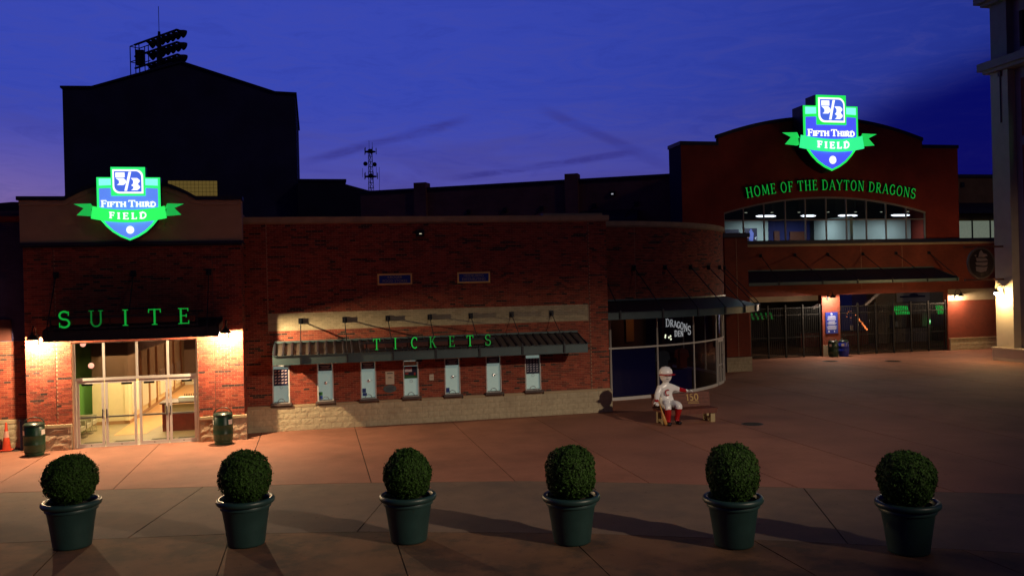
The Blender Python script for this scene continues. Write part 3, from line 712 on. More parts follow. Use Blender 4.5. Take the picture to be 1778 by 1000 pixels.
def canopy(name, label, x0, x1, yw, yf, zb, zt, zw, brackets, anchors, az, deck='canopy_deck', steel='canopy_steel', rib=.29, rod_r=.016):
    """sloped steel deck from the wall (zw) to a channel fascia (zb..zt) at yf"""
    t = thing(name, label, 'canopy', ((x0+x1)/2, yw, zb))
    m = MB(); e = .012
    m.face([(x0, yf+.06, zt-.03), (x1, yf+.06, zt-.03), (x1, yw, zw), (x0, yw, zw)]); m.face([(x0, yf+.06, zt-.06), (x0, yw, zw-.03), (x1, yw, zw-.03), (x1, yf+.06, zt-.06)])
    m.face([(x0, yf+.06, zt-.06), (x0, yf+.06, zt-.03), (x0, yw, zw), (x0, yw, zw-.03)]); m.face([(x1, yf+.06, zt-.06), (x1, yw, zw-.03), (x1, yw, zw), (x1, yf+.06, zt-.03)])
    m.build('deck', [deck], t)
    n = int((x1-x0)/rib) if rib else -1
    for i in range(n+1):
        x = x0+.05+i*rib
        if x > x1-.03: break
        m = MB(); h = .055
        a = [(x-.045, yf+.07, zt-.028), (x+.045, yf+.07, zt-.028), (x+.028, yf+.07, zt-.03+h), (x-.028, yf+.07, zt-.03+h)]
        b = [(p[0], yw-.005, zw+(p[2]-zt)+.03) for p in a]
        m.mesh_(a+b, [(0,1,2,3), (7,6,5,4), (1,5,6,2), (2,6,7,3), (3,7,4,0)]); m.build('deck_rib', ['deck_dark'], t)
    m = MB(); m.box(x0, x1, yw-.10, yw-.004, zw+.002, zw+.07); m.build('wall_flashing', [steel], t)
    m = MB(); m.box(x0, x1, yf+.045, yf+.058, zb+.012, zt-.012); m.box(x0, x1, yf, yf+.058, zt-.011, zt); m.box(x0, x1, yf, yf+.058, zb, zb+.011); m.build('fascia', [steel], t)
    for x in (x0, x1):
        s = 1 if x == x0 else -1; m = MB()
        m.mesh_([(x, yf+.06, zb), (x, yf+.06, zt+.03), (x, yw-.005, zw+.03), (x, yw-.005, zw-.20), (x+s*.012, yf+.06, zb), (x+s*.012, yf+.06, zt+.03), (x+s*.012, yw-.005, zw+.03), (x+s*.012, yw-.005, zw-.20)], [(0,1,2,3), (7,6,5,4), (0,4,5,1), (1,5,6,2), (2,6,7,3), (3,7,4,0)])
        m.build('end_plate', [steel], t)
    for x, ax in zip(brackets, anchors):
        m = MB(); m.box(x-.028, x+.028, yf-.012, yf+.044, zb+.013, zt-.013); m.box(x-.02, x+.02, yf+.01, yf+.05, zt+.002, zt+.09); m.build('bracket', ['dark_steel'], t)
        m = MB(); m.box(x-.03, x+.03, yf+.08, yw-.02, zb+.05, zb+.17); m.build('beam', ['dark_steel'], t)
        tie_rod(t, (ax, yw-.04, az), (x, yf+.03, zt+.08), rod_r)
    return t
canopy('entrance_canopy', 'dark steel canopy over the suite doors carrying green letters', -8.12, -2.98, SY, -2.45, 3.50, 3.82, 4.02, [-8.0, -5.7, -3.35], [-8.0, -5.7, -3.38], 5.57, 'deck_dark', 'dark_steel')
ss = thing('letter_sign', 'green channel letters reading SUITE above the entrance canopy', 'sign', (-5.8, -2.5, 3.9))
m = MB(); m.box(-7.85, -3.70, -2.40, -2.36, 4.00, 4.18); m.build('raceway', ['raceway'], ss)
m = MB(); m.box(-7.95, -3.60, -2.43, -2.33, 3.86, 3.93); m.box(-7.95, -3.60, -2.42, -2.33, 4.185, 4.27)
for x in (-7.9, -6.2, -4.9, -3.65): m.box(x-.02, x+.02, -2.40, -2.34, 3.84, 4.184)
m.build('sign_frame', ['dark_steel'], ss)
letters_on(ss, 'SUITE', [-7.47, -6.58, -5.73, -4.88, -4.02], 3.93, .50, .060, -2.46, dims=(1,))

# gooseneck wall lamps
mat('lamp_black', (.012, .012, .015), .45, metal=.3)
mat('lamp_white', (.8, .8, .8), .5)
mat('bulb', (1, 1, 1), .4, emit=(1, .90, .85), estr=30)
mat('bulb_dim', (1, 1, 1), .4, emit=(.9, .92, 1), estr=2.2)
def gooseneck(label, x, yw, z, power, color, reach=.55, r=.20, dirv=(0, -1), bulb='bulb', rise=.42):
    """lamp with its shade rim at height z, standing off the wall point (x, yw) along dirv"""
    t = thing('wall_lamp', label, 'wall lamp', (x, yw, z))
    dx, dy = dirv; L = lambda k, h: (x+dx*k, yw+dy*k, z+h)
    m = MB(); a = Vector(L(0, -.02))
    m.tube([L(0, -.16), L(0, .14)], .07, 10); m.build('wall_plate', ['lamp_black'], t)
    path = [L(.03, .0), L(.08, rise*.6), L(.16, rise*.9), L(.30, rise), L(reach-.10, rise*.93), L(reach, rise*.62), L(reach, .20)]
    m = MB(); m.tube(path, .018, 8); m.build('arm', ['lamp_black'], t, smooth=True)
    c = L(reach, 0)
    m = MB(); m.lathe([(.035, .24), (.05, .17), (.09, .13), (r*.75, .07), (r, 0)], 22, c); m.lathe([(r*.99, .0), (r*.73, .06), (.08, .12)], 22, c, 1); m.build('shade', ['lamp_black', 'lamp_white'], t, smooth=True)
    m = MB(); m.ball((c[0], c[1], c[2]+.065), .045, 12); m.build('bulb', [bulb], t, smooth=True)
    lamp('lamp_glow', 'POINT', (c[0], c[1], c[2]-.018), power, color, t, .03)
    return t
WARM = (1, .71, .40)
gooseneck('glaring gooseneck lamp on the brick pier between suite doors and ticket windows', -2.85, SY, 3.56, 1250, WARM)
gooseneck('glaring gooseneck lamp on the outer brick pier above the orange cone', -8.60, SY, 3.55, 1150, WARM, reach=.5)

# lit shield signs
mat('sign_case', (.012, .013, .03), .5)
def emit(n, c, s=1.): mat(n, tuple(min(.9, x) for x in c), .4, emit=c, estr=s)
emit('lit_green', (.03, .95, .19)); emit('lit_blue', (.11, .25, .90)); emit('lit_cyan', (.26, 1.0, .93)); emit('lit_white', (1, 1, 1), 1.25)
emit('ribbon_green', (.03, .98, .13)); emit('ribbon_tail', (.012, .42, .065)); emit('lit_navy', (.07, .15, .75))
emit('lit_green2', (.02, .85, .10)); emit('lit_blue2', (.07, .095, .95)); emit('ribbon_green2', (.04, .95, .30)); emit('ribbon_tail2', (.015, .60, .09))
def shield(label, cx, yf, zt, s, depth, suf=''):
    """zt is the tip; s scales the 2.19 m design; front face at yf"""
    t = thing('shield_sign', label, 'sign', (cx, yf, zt)); X = lambda pts: [(cx+x*s, zt+z*s) for x, z in pts]
    g, bl, rg, rt = 'lit_green'+suf, 'lit_blue'+suf, 'ribbon_green'+suf, 'ribbon_tail'+suf
    side_ = lambda sc, top: [(-.95*sc, top), (-.95*sc, .95), (-.93*sc, .80), (-.84*sc, .60), (-.70*sc, .43), (-.50*sc, .25), (-.27*sc, .11)]
    body = side_(1, 1.888)+[(0, 0)]+[(-x, z) for x, z in side_(1, 1.888)[::-1]]
    m = MB(); m.prism(X([(x*1.015, z*1.008-.01) for x, z in body]), yf+.02*s, yf+depth); m.prism(X([(-.53, 1.32), (.53, 1.32), (.53, 2.205), (-.53, 2.205)]), yf+.021*s, yf+depth*.9); m.build('case', ['sign_case'], t)
    m = MB(); m.prism(X(body), yf, yf+.018*s); m.build('border', [g], t)
    k = .925; low = [(-.95*k, 1.56), (-.95*k, .95), (-.93*k, .81), (-.84*k, .625), (-.69*k, .465), (-.5*k, .30), (-.27*k, .165)]
    top = [(x, 1.55+.035*math.cos(x*1.6)) for x in np.linspace(-.95*k, .95*k, 9)]
    m = MB(); m.prism(X(top+[(-x, z) for x, z in low[1:]]+[(0, .055)]+[(x, z) for x, z in low[1:][::-1]]), yf-.012*s, yf-.001); m.build('field', [bl], t)
    bt = [(x, 1.635+.03*math.cos(x*1.6)) for x in np.linspace(-.95*k, .95*k, 9)]
    m = MB(); m.prism(X(bt+[(.95*k, 1.845), (-.95*k, 1.845)]), yf-.012*s, yf-.001); m.build('top_band', ['lit_cyan'], t)
    m = MB(); m.prism(X([(-.515, 1.335), (.508, 1.335), (.508, 2.19), (-.515, 2.19)]), yf-.05*s, yf-.0125*s); m.build('tile', [g], t)
    def leaf(i):                                    # square with two rounded corners
        a, b, c, d = -.46+i, .45-i, 1.40+i, 2.115-i; r = .20-i*.5
        return [(a, d)]+arc(b-r, d-r, r, r, 90, 0, 8)+[(b, c)]+arc(a+r, c+r, r, r, 270, 180, 8)
    m = MB(); m.prism(X(leaf(0)), yf-.062*s, yf-.0505*s); m.build('tile_outline', ['lit_white'], t)
    m = MB(); m.prism(X(leaf(.05)), yf-.074*s, yf-.0625*s); m.build('tile_field', ['lit_navy'], t)
    y1, y2 = yf-.084*s, yf-.0745*s; z = lambda zy: (935-zy)/365.5; xx = lambda zx: (zx-785)/365.5
    m = MB()
    m.prism(X([(xx(650), z(195)), (xx(750), z(195)), (xx(750), z(248)), (xx(650), z(248))]), y1, y2)
    m.prism(X([(xx(652), z(256)), (xx(735), z(256))]+[(xx(735+30*math.sin(math.pi*i/8)), z(256+76*i/8)) for i in range(1, 8)]+[(xx(735), z(332)), (xx(665), z(332)), (xx(690), z(312)), (xx(688), z(285))]), y1, y2)
    m.prism(X([(xx(795), z(188)), (xx(822), z(188)), (xx(772), z(395)), (xx(745), z(395))]), y1-.0012, y2)
    m.prism(X([(xx(818), z(256)), (xx(885), z(256))]+[(xx(885+30*math.sin(math.pi*i/6)), z(256+62*i/6)) for i in range(1, 6)]+[(xx(890), z(320))]+[(xx(885+32*math.sin(math.pi*i/6)), z(322+64*i/6)) for i in range(1, 6)]+[(xx(885), z(388)), (xx(818), z(388)), (xx(842), z(372)), (xx(845), z(350)), (xx(820), z(336)), (xx(842), z(315)), (xx(843), z(285))]), y1, y2)
    m.build('emblem', ['lit_white'], t)
    # name, small capitals
    m = MB(); pl = front(yf-.013*s); x = -.835
    for i, ch in enumerate('FIFTH THIRD'):
        if ch == ' ': x += .055; continue
        h = .195 if i in (0, 6) else .152; w = glyph(m, ch, cx+x*s, zt+1.005*s, h*s, .040*s, pl, 0, .02*s, 0, 0, 1.36); x += w/s+.004
    m.build('lettering', ['lit_white'], t)
    # ribbon sagging across, tails behind
    sag = lambda u: .13*(1-u*u)
    ys = lambda u: yf-.03*s-.11*s*(1-u*u)
    n = 18; m = MB()
    for i in range(n):
        u0, u1 = -1+2*i/n, -1+2*(i+1)/n; P = lambda u, up, b=0: (cx+(1.075 if up else 1.135)*u*s, ys(u)+b, zt+((1.03-sag(u)) if up else (.66-sag(u)))*s)
        m.face([P(u0, 0), P(u1, 0), P(u1, 1), P(u0, 1)]); m.face([P(u0, 1), P(u1, 1), P(u1, 1, .02*s), P(u0, 1, .02*s)], 1); m.face([P(u0, 0, .02*s), P(u1, 0, .02*s), P(u1, 0), P(u0, 0)], 1)
    rib = m.build('ribbon', [rg, 'green_side'], t)
    m = MB(); pr = lambda x, zz, d: (x, ys((x-cx)/s/1.1)-d, zz-sag((x-cx)/s/1.1)*s)
    x = -.575
    for ch in 'FIELD': w = glyph(m, ch, cx+x*s, zt+.755*s, .19*s, .046*s, pr, .001, .022*s, 0, 0, 1.32); x += w/s+.075
    m.build('lettering', ['lit_white'], rib)
    for q in (-1, 1):
        m = MB(); m.prism([(cx+q*x*s, zt+zz*s) for x, zz in ((.98, .80), (1.14, 1.115), (1.655, 1.10), (1.36, .97), (1.57, .765), (1.15, .73))], yf+.055*s, yf+.085*s, 0, 1); m.build('ribbon_tail', [rt, 'green_side'], t)
        m = MB(); m.prism([(cx+q*x*s, zt+zz*s) for x, zz in ((.965, .66), (1.135, .66), (1.08, .76), (1.12, .95), (.965, .80))], yf-.012*s, yf+.05*s); m.build('ribbon_fold', ['green_side'], t)
    m = MB(); m.lathe([(.115*s, 0), (.115*s, .02*s), (.001, .02*s)], 28)
    m.v = [(cx+.02*s+a, yf-.012*s-c, zt+.315*s+b) for a, b, c in m.v]; m.build('ball', ['lit_white'], t)
    m = MB()
    for x in (-.5, .5): m.box(cx+x*s-.05, cx+x*s+.05, yf+depth, yf+depth+.3, zt+.9*s, zt+1.0*s)
    m.build('mount', ['dark_steel'], t)
    for o in t.children_recursive:                    # the sign is a little narrower than it is drawn above
        co = np.empty(len(o.data.vertices)*3); o.data.vertices.foreach_get('co', co); co[0::3] *= .935; o.data.vertices.foreach_set('co', co); o.data.update()
    return t
shield('lit green and blue shield sign with ribbon on the tan parapet', -5.67, -1.86, 6.61, 1.06, .24)

# ------------------------------------------------------------------ ticket hall
th = thing('ticket_hall', 'brick ticket hall wing with a pale stone base and cream band', 'building', (4.3, 0, 0))
TX0, TX1, TZ0, TZ1 = -2.38, 10.90, .90, 7.27
WINX = [(-1.51, -.92), (.02, .59), (1.53, 2.09), (3.05, 3.62), (4.56, 5.14), (6.1, 6.68), (7.59, 8.2)]
WH = [(a, b, .94, 2.30) for a, b in WINX]
BAND = (-1.60, 10.12, 3.51, 4.11)
m = MB()
for a, b, c, d in wall_cells(TX0, TX1, 0, TZ1+.02, WH): m.box(a, b, 0, .25, c, d)
m.box(TX1-.25, TX1, .25, 3.2, 0, TZ1); m.box(TX0, TX0+.2, .25, 14, 0, TZ1); m.box(TX0+.2, TX1-.25, 13.8, 14, 0, TZ1)
m.build('wall', ['mortar'], th)
m = MB(); m.slab([(TX0+.2, .25), (TX1, .25), (TX1, 13.8), (TX0+.2, 13.8)], 6.95, 7.05); m.build('roof', ['roofing'], th)
PIL = 10.16
EJ2 = [(-1.61, -1.585, 3.4, TZ1), (PIL-.015, PIL+.015, 0, TZ1)]
brickwork(th, flat(0), TX0, TX1, TZ0+.01, TZ1, WH+EJ2+[BAND], 300, (1.6, 1.5), pick=lambda s, z: z < 2.3)
CB = ('cream_brick', 'cream_brick', 'cream_brick_dark', 'cream_brick_dark')
m = MB(); m.box(BAND[0], BAND[1], -.004, -.0005, BAND[2], BAND[3]); m.build('cream_band', ['cream_mortar'], th)
brickwork(th, flat(-.003), BAND[0]+.01, BAND[1]-.03, BAND[2], BAND[3]+.03, (), 0, name='cream_brick', courses='cream_brick_courses', mats=CB)
m = MB(); m.box(-1.600, -1.592, -.006, .001, 4.12, TZ1); m.build('wall_joint', ['mortar'], th)
m = MB(); m.box(PIL-.010, PIL+.010, -.005, .002, TZ0, TZ1); m.build('expansion_joint', ['raceway'], th)
m = MB(); m.box(TX0, TX1+.06, -.10, -.001, 0, .82); m.build('stone_core', ['stone_joint'], th)
stonework(th, flat(-.10), TX0+.02, TX1+.06, 0, .82, bl=.405, bh=.205, seed=4)
sill_cells = []; c = TX0
for a, b in WINX+[(TX1+.06, 99)]:
    a0 = min(a-.07, TX1+.06)
    if a0-c > .02: sill_cells.append((c, a0))
    c = b+.07
for a, b in sill_cells:
    m = MB(); m.box(a+.003, b-.003, -.12, -.002, .822, .898); m.build('sill_course', ['cap_stone'], th)
m = MB(); m.box(TX0-.0, TX1+.10, -.10, .36, TZ1+.02, TZ1+.21); m.box(TX0, TX1+.06, -.05, -.001, TZ1-.03, TZ1+.019); m.build('coping', ['cap_stone'], th)
m = MB(); m.box(8.6, TX1+.08, .6, 1.0, 7.2, 7.62); m.build('parapet_return', ['cap_stone'], th)
# ticket windows
mat('blind', (.56, .64, .62), .45, var=.03, emit=(.19, .24, .225), estr=.85)
mat('navy_print', (.010, .011, .045), .35); mat('print_white', (.70, .68, .72), .6); mat('print_text', (.40, .40, .48), .6)
mat('print_red', (.35, .03, .02), .6); mat('print_green', (.02, .14, .035), .6); mat('print_blue', (.012, .05, .26), .5); mat('print_pink', (.55, .42, .44), .6)
mat('sill_stone', (.10, .075, .068), .7, var=.1)
mat('steel_bright', (.68, .68, .66), .25, metal=.8)
def ticket_window(i, a, b):
    z0, z1 = .97, 2.30; cx = (a+b)/2
    m = MB(); m.box(a+.04, b-.04, .10, .13, z0+.01, z1); w = m.build('ticket_window', ['blind'], th)
    w['label'] = ['ticket window beside the corner, with a navy price board', 'ticket window with green and blue leaflet cards', 'ticket window with two blue leaflets', 'ticket window with a red and green poster', 'ticket window with one small blue leaflet', 'ticket window with navy header and no leaflets', 'ticket window furthest along, with a navy grid poster'][i]
    m = MB(); m.box(a+.001, a+.04, -.012, .12, z0, z1); m.box(b-.04, b-.001, -.012, .12, z0, z1); m.box(a+.04, b-.04, -.012, .12, z1-.03, z1); m.box(a+.04, b-.04, -.01, .12, z0, z0+.03); m.build('frame', ['white_frame'], w)
    m = MB(); m.box(a+.041, b-.041, .060, .066, z0+.031, z1-.031); m.build('pane', ['clear_glass'], w)
    m = MB(); m.box(a-.06, b+.06, -.20, .09, .905, .968); m.build('sill', ['sill_stone'], w)
    pz = .050
    if i in (0, 6):
        m = MB(); m.box(a+.05, b-.05, pz, .058, 1.58, 2.16); po = m.build('poster', ['navy_print'], w); m = MB()
        rows = 5 if i == 0 else 6
        for r in range(rows):
            for k in range(4):
                x = a+.085+k*(b-a-.13)/4; z = 1.63+r*.53/rows
                m.face([(x, pz-.003, z+.02), (x+.035, pz-.003, z+.025), (x+.075, pz-.003, z+.05), (x+.082, pz-.003, z+.072), (x, pz-.003, z+.066)])
        m.build('print', ['print_pink' if i == 0 else 'print_text'], po)
    elif i == 3:
        m = MB(); m.box(a+.05, b-.05, pz, .058, 1.62, 2.06); po = m.build('poster', ['navy_print'], w)
        for nm, r, mt in (('print', (.07, .33, 1.86, 1.98), 'print_white'), ('print', (.07, .33, 1.985, 2.04), 'print_red'), ('print', (.055, b-a-.055, 1.625, 1.73), 'print_green'), ('print', (.08, .20, 1.77, 1.83), 'print_red'), ('print', (.40, .46, 1.70, 1.83), 'print_red')):
            m = MB(); m.box(a+r[0], a+r[1], pz-.003, pz-.001, r[2], r[3]); m.build(nm, [mt], po)
        m = MB(); m.box(a+.05, b-.05, pz, .058, 2.08, 2.24); m.build('header', ['stucco'], w)
    else:
        m = MB(); m.box(a+.05, b-.05, pz, .058, 2.03, 2.27); po = m.build('header', ['navy_print'], w)
        m = MB()
        for k in range(4):
            z = 2.055+k*.045; q = (.16, .20, .12, .18)[k]; m.box(cx-q, cx+q, pz-.003, pz-.001, z, z+.018)
        m.build('print', ['print_text'], po)
    # speak-through or glass ring, tray arch
    z = 1.52 if i in (0, 3, 6) else 1.60
    prof = [(.055, 0), (.052, .012), (.03, .018), (.001, .012)] if i not in (0, 3, 6) else [(.055, 0), (.055, .004), (.045, .004), (.045, 0)]
    m = MB(); m.lathe(prof, 18); m.v = [(cx+.01+p, .058-q2, z+q) for p, q, q2 in m.v]; m.build('speaking_hole', ['steel_bright'], w, smooth=False)
    if i not in (0, 3, 6):
        m = MB(); m.box(cx+.06, cx+.16, .050, .058, z+.005, z+.02); m.build('latch', ['print_text'], w)
    m = MB(); m.tube([(cx+.11*math.cos(R(a_)), .05, z0+.045+.10*math.sin(R(a_))) for a_ in range(0, 181, 20)], .010, 6); m.build('tray_arch', ['steel_bright'], w)
    m = MB(); m.box(a+.06, b-.06, -.02, .055, z0+.031, z0+.045); m.build('tray', ['dark_steel'], w)
    for k, (px, pz0, ww, hh, mt) in enumerate({1: [(.05, .20, .13, .12, 'print_green'), (.06, .06, .12, .13, 'print_blue')], 2: [(.06, .22, .13, .15, 'print_blue'), (.07, .10, .15, .11, 'print_blue')], 4: [(.05, .07, .13, .17, 'print_blue')]}.get(i, [])):
        m = MB(); m.box(a+px, a+px+ww, .044, .052, z0+pz0, z0+pz0+hh); m.build('leaflet', [mt], w)
    return w
for i, (a, b) in enumerate(WINX): ticket_window(i, a, b)
# notices and plaques on the wall
def wall_board(name, label, cat, x0, x1, z0, z1, material, y=0., th_=.03, frame=None, group=None):
    t = thing(name, label, cat, ((x0+x1)/2, y, z0), group)
    f = .055 if frame else 0
    m = MB(); m.box(x0+f, x1-f, y-th_, y-.011, z0+f, z1-f); m.build('board', [material], t)
    if frame:
        m = MB(); m.box(x0, x1, y-th_-.012, y-.01, z1-f, z1); m.box(x0, x1, y-th_-.012, y-.01, z0, z0+f); m.box(x0, x0+f, y-th_-.012, y-.01, z0+f, z1-f); m.box(x1-f, x1, y-th_-.012, y-.01, z0+f, z1-f); m.build('frame', [frame], t)
    return t
mat('plaque_blue', (.018, .050, .34), .5); mat('plaque_frame', (.90, .66, .20), .5); mat('plaque_text', (.42, .38, .26), .6); mat('notice_cream', (.66, .60, .46), .7); mat('notice_grey', (.075, .105, .115), .6)
PG = 'framed blue plaques high on the ticket hall wall'
t = wall_board('wall_plaque', 'framed blue plaque with two gold lines, the one nearer the suite entrance', 'plaque', 2.22, 3.46, 5.02, 5.42, 'plaque_blue', frame='plaque_frame', group=PG)
print_text('KROGER\nFOOD STORES', .135, (2.84, -.034, 5.22), 'plaque_text', t)
t = wall_board('wall_plaque', 'framed blue plaque with two gold lines, the one nearer the round corner wing', 'plaque', 5.12, 6.34, 5.02, 5.42, 'plaque_blue', frame='plaque_frame', group=PG)
print_text('HEIDELBERG\nDISTRIBUTING', .135, (5.73, -.034, 5.22), 'plaque_text', t)
t = wall_board('notice', 'cream paper notice on the brick above a small grey board', 'notice', 2.42, 2.73, 1.45, 1.91, 'notice_cream')
m = MB(); m.box(2.47, 2.68, -.034, -.031, 1.83, 1.86); m.box(2.52, 2.63, -.034, -.031, 1.70, 1.715); m.box(2.50, 2.66, -.034, -.031, 1.66, 1.67); m.build('print', ['dark_trim'], t)
m = MB(); m.prism(arc(2.565, 1.29, .235, .14, 0, 360, 28)[:-1], -.03, -.011)
t = thing('notice', 'small grey board hung below the cream notice', 'notice', (2.565, 0, 1.15))
m.build('board', ['notice_grey'], t)
m = MB(); [m.box(2.42, 2.71-.04*(k % 2), -.033, -.0305, 1.22+.05*k, 1.237+.05*k) for k in range(3)]; m.build('print', ['dark_trim'], t)
t = wall_board('notice', 'tiny cream card on the brick between the middle ticket windows', 'notice', 4.0, 4.16, 1.52, 1.74, 'notice_cream')
m = MB(); m.box(4.03, 4.13, -.034, -.031, 1.62, 1.63); m.build('print', ['dark_trim'], t)
t = thing('security_light', 'black floodlight box with a small glint under the coping', 'floodlight', (3.78, 0, 6.8))
m = MB(); m.box(3.64, 3.93, -.20, -.012, 6.74, 6.98); m.build('housing', ['lamp_black'], t)
mat('glint', (1, .95, .8), .4, emit=(1, .9, .6), estr=.7)
m = MB(); m.box(3.74, 3.83, -.205, -.2005, 6.825, 6.85); m.build('lens', ['glint'], t)
canopy('ticket_canopy', 'long steel canopy with ribbed deck over the seven ticket windows', -1.42, 9.64, 0, -1.35, 2.40, 2.72, 3.07, [-.5, 1.05, 2.6, 4.09, 5.64, 7.2, 8.75], [-.49, 1.03, 2.55, 4.07, 5.58, 7.12, 8.65], 3.82)
ts = thing('letter_sign', 'green channel letters reading TICKETS on the ticket canopy', 'sign', (4, -1.36, 2.75))
m = MB(); m.box(1.62, 6.05, -1.30, -1.26, 2.86, 3.00); m.build('raceway', ['raceway'], ts)
m = MB(); m.box(1.5, 6.2, -1.31, -1.25, 2.76, 2.80); m.box(1.5, 6.2, -1.31, -1.25, 3.005, 3.07)
for x in (1.7, 3.1, 4.6, 6.0): m.box(x-.015, x+.015, -1.30, -1.26, 2.73, 3.0)
m.build('sign_frame', ['dark_steel'], ts)
letters_on(ts, 'TICKETS', [2.04, 2.68, 3.33, 3.97, 4.64, 5.29, 5.93], 2.80, .38, .036, -1.33, dims=(3, 4, 6), wide=.82)
for x, z, i in ((-.98, 2.3, 0), (3.62, 2.3, 1), (8.2, 2.34, 2)):
    mm = MB(); mm.box(x-.11, x+.11, -.30, -.012, z-.06, z+.07); mm.box(x-.08, x+.08, -.32, -.301, z-.04, z+.05)
    tag(mm.build('soffit_light', ['lamp_black']), ['small black fitting under the canopy at the price board window', 'small black fitting under the canopy at the poster window', 'small black fitting under the canopy at the navy grid window'][i], 'light fitting', 'unlit fittings under the ticket canopy')

# ------------------------------------------------------------------ curved corner shop
cs = thing('corner_shop_building', 'round brick corner wing with dark curved shop glazing and steel canopy line', 'building', (11.4, 12.1, 0))
OX, OY, CR = 11.4, 12.1, 9.3
def cyl(a, r=CR): a = R(a); return (OX+r*math.sin(a), OY-r*math.cos(a))
def curved(r=CR):
    def f(s, z, d):
        a = s/r; return Vector((OX+(r+d)*math.sin(a), OY-(r+d)*math.cos(a), z)), a
    return f
A0, A1 = -2.5, 118.
def ring(mb, r0, r1, z0, z1, a0=A0, a1=A1, n=60, m=0):
    for i in range(n):
        a, b = a0+(a1-a0)*i/n, a0+(a1-a0)*(i+1)/n
        p = [cyl(a, r1), cyl(b, r1), cyl(b, r0), cyl(a, r0)]
        mb.face([(*p[0], z0), (*p[1], z0), (*p[1], z1), (*p[0], z1)], m); mb.face([(*p[0], z1), (*p[1], z1), (*p[2], z1), (*p[3], z1)], m)
        mb.face([(*p[3], z0), (*p[2], z0), (*p[1], z0), (*p[0], z0)], m); mb.face([(*p[2], z0), (*p[3], z0), (*p[3], z1), (*p[2], z1)], m)
    for a in (a0, a1):
        p, q = cyl(a, r1), cyl(a, r0); mb.face([(*p, z0), (*q, z0), (*q, z1), (*p, z1)], m)
GZ = 3.48
m = MB(); ring(m, CR-.25, CR, GZ, 7.27); m.build('wall', ['mortar'], cs)
brickwork(cs, curved(), R(-1.5)*CR, R(72)*CR, GZ, 7.27, [(R(11.1)*CR-.012, R(11.1)*CR+.012, GZ, 7.27)], 300, (R(20)*CR, 4.6))
m = MB(); ring(m, CR-.3, CR+.09, 7.28, 7.48); ring(m, CR-.1, CR+.04, 7.23, 7.279); m.build('coping', ['cap_stone'], cs)
m = MB(); m.slab([cyl(a, CR-.26) for a in np.linspace(A0, A1, 40)]+[(OX-9, OY+4.4), (OX-9, OY-9)], 7.0, 7.1); m.build('roof', ['roofing'], cs)
MULL = [3.6, 17.9, 32.6, 47.6, 55.9, 60.5, 75, 90, 104]
m = MB(); ring(m, CR-.10, CR-.03, 0, .13, 2, 47.9); ring(m, CR-.10, CR-.03, 2.14, 2.21, 2, 47.9); ring(m, CR-.10, CR-.03, GZ-.06, GZ-.002, 2, 110)
ring(m, CR-.10, CR-.03, 2.14, 2.21, 48, 60.4); ring(m, CR-.10, CR-.03, 0, .13, 60.6, 110)
for a in MULL:
    x, y = cyl(a, CR-.065); m.tube([(x, y, .0), (x, y, GZ-.01)], .042, 4)
m.build('shop_frame', ['white_frame'], cs)
def gpane(mb, a, b, z0, z1, r=CR-.065):
    n = 5
    for i in range(n):
        p, q = cyl(a+(b-a)*i/n, r), cyl(a+(b-a)*(i+1)/n, r); mb.face([(*p, z0), (*q, z0), (*q, z1), (*p, z1)])
for a, b in zip(MULL, MULL[1:]):
    if b > 61 and a > 61: continue
    for z0, z1 in ((.13, 2.14), (2.21, GZ-.06)):
        m = MB(); gpane(m, a, b, z0, z1); m.build('shop_pane', ['dark_glass'], cs)
# shop door between 48 and 55.9
m = MB()
for a in (48.6, 51.2, 55.2): x, y = cyl(a, CR-.03); m.tube([(x, y, .02), (x, y, 2.1)], .036, 4)
ring(m, CR-.06, CR-.01, .02, .14, 48.6, 55.2, 6); ring(m, CR-.06, CR-.01, .92, .97, 48.6, 55.2, 6); ring(m, CR-.06, CR-.01, 2.03, 2.13, 48.6, 55.2, 6)
sdoor = m.build('door', ['white_frame'], cs)
x, y = cyl(52.2, CR+.03); m = MB(); m.bar((x, y, .75), (x, y, 1.45), .03); m.build('handle', ['steel_bright'], sdoor)
# dim shop inside
mat('shop_dim', (.09, .035, .025), .8); mat('shop_floor', (.06, .045, .04), .5); mat('shop_navy', (.016, .022, .20), .35); mat('shop_cloth', (.10, .13, .15), .8); mat('shop_cloth_red', (.22, .025, .02), .8); mat('shop_warm', (.35, .16, .05), .7)
m = MB(); m.slab([cyl(a, CR-.2) for a in np.linspace(-2, 112, 40)]+[(OX-3, OY+3)], -.01, .008); m.build('shop_floor', ['shop_floor'], cs)
m = MB(); ring(m, 5.2, 5.4, .01, 3.4, -15, 115, 40); m.build('inner_wall', ['shop_dim'], cs)
m = MB(); m.slab([cyl(a, CR-.2) for a in np.linspace(-2, 112, 40)]+[(OX-3, OY+3)], 3.44, 3.47); m.build('shop_ceiling', ['shop_dim'], cs)
m = MB(); ring(m, CR-.20, CR-.17, .14, 2.12, 3.8, 17.6, 8); m.build('window_screen', ['shop_navy'], cs)
m = MB(); ring(m, CR-.20, CR-.17, .14, 1.05, 18.2, 32.3, 8); m.build('window_screen', ['shop_navy'], cs)
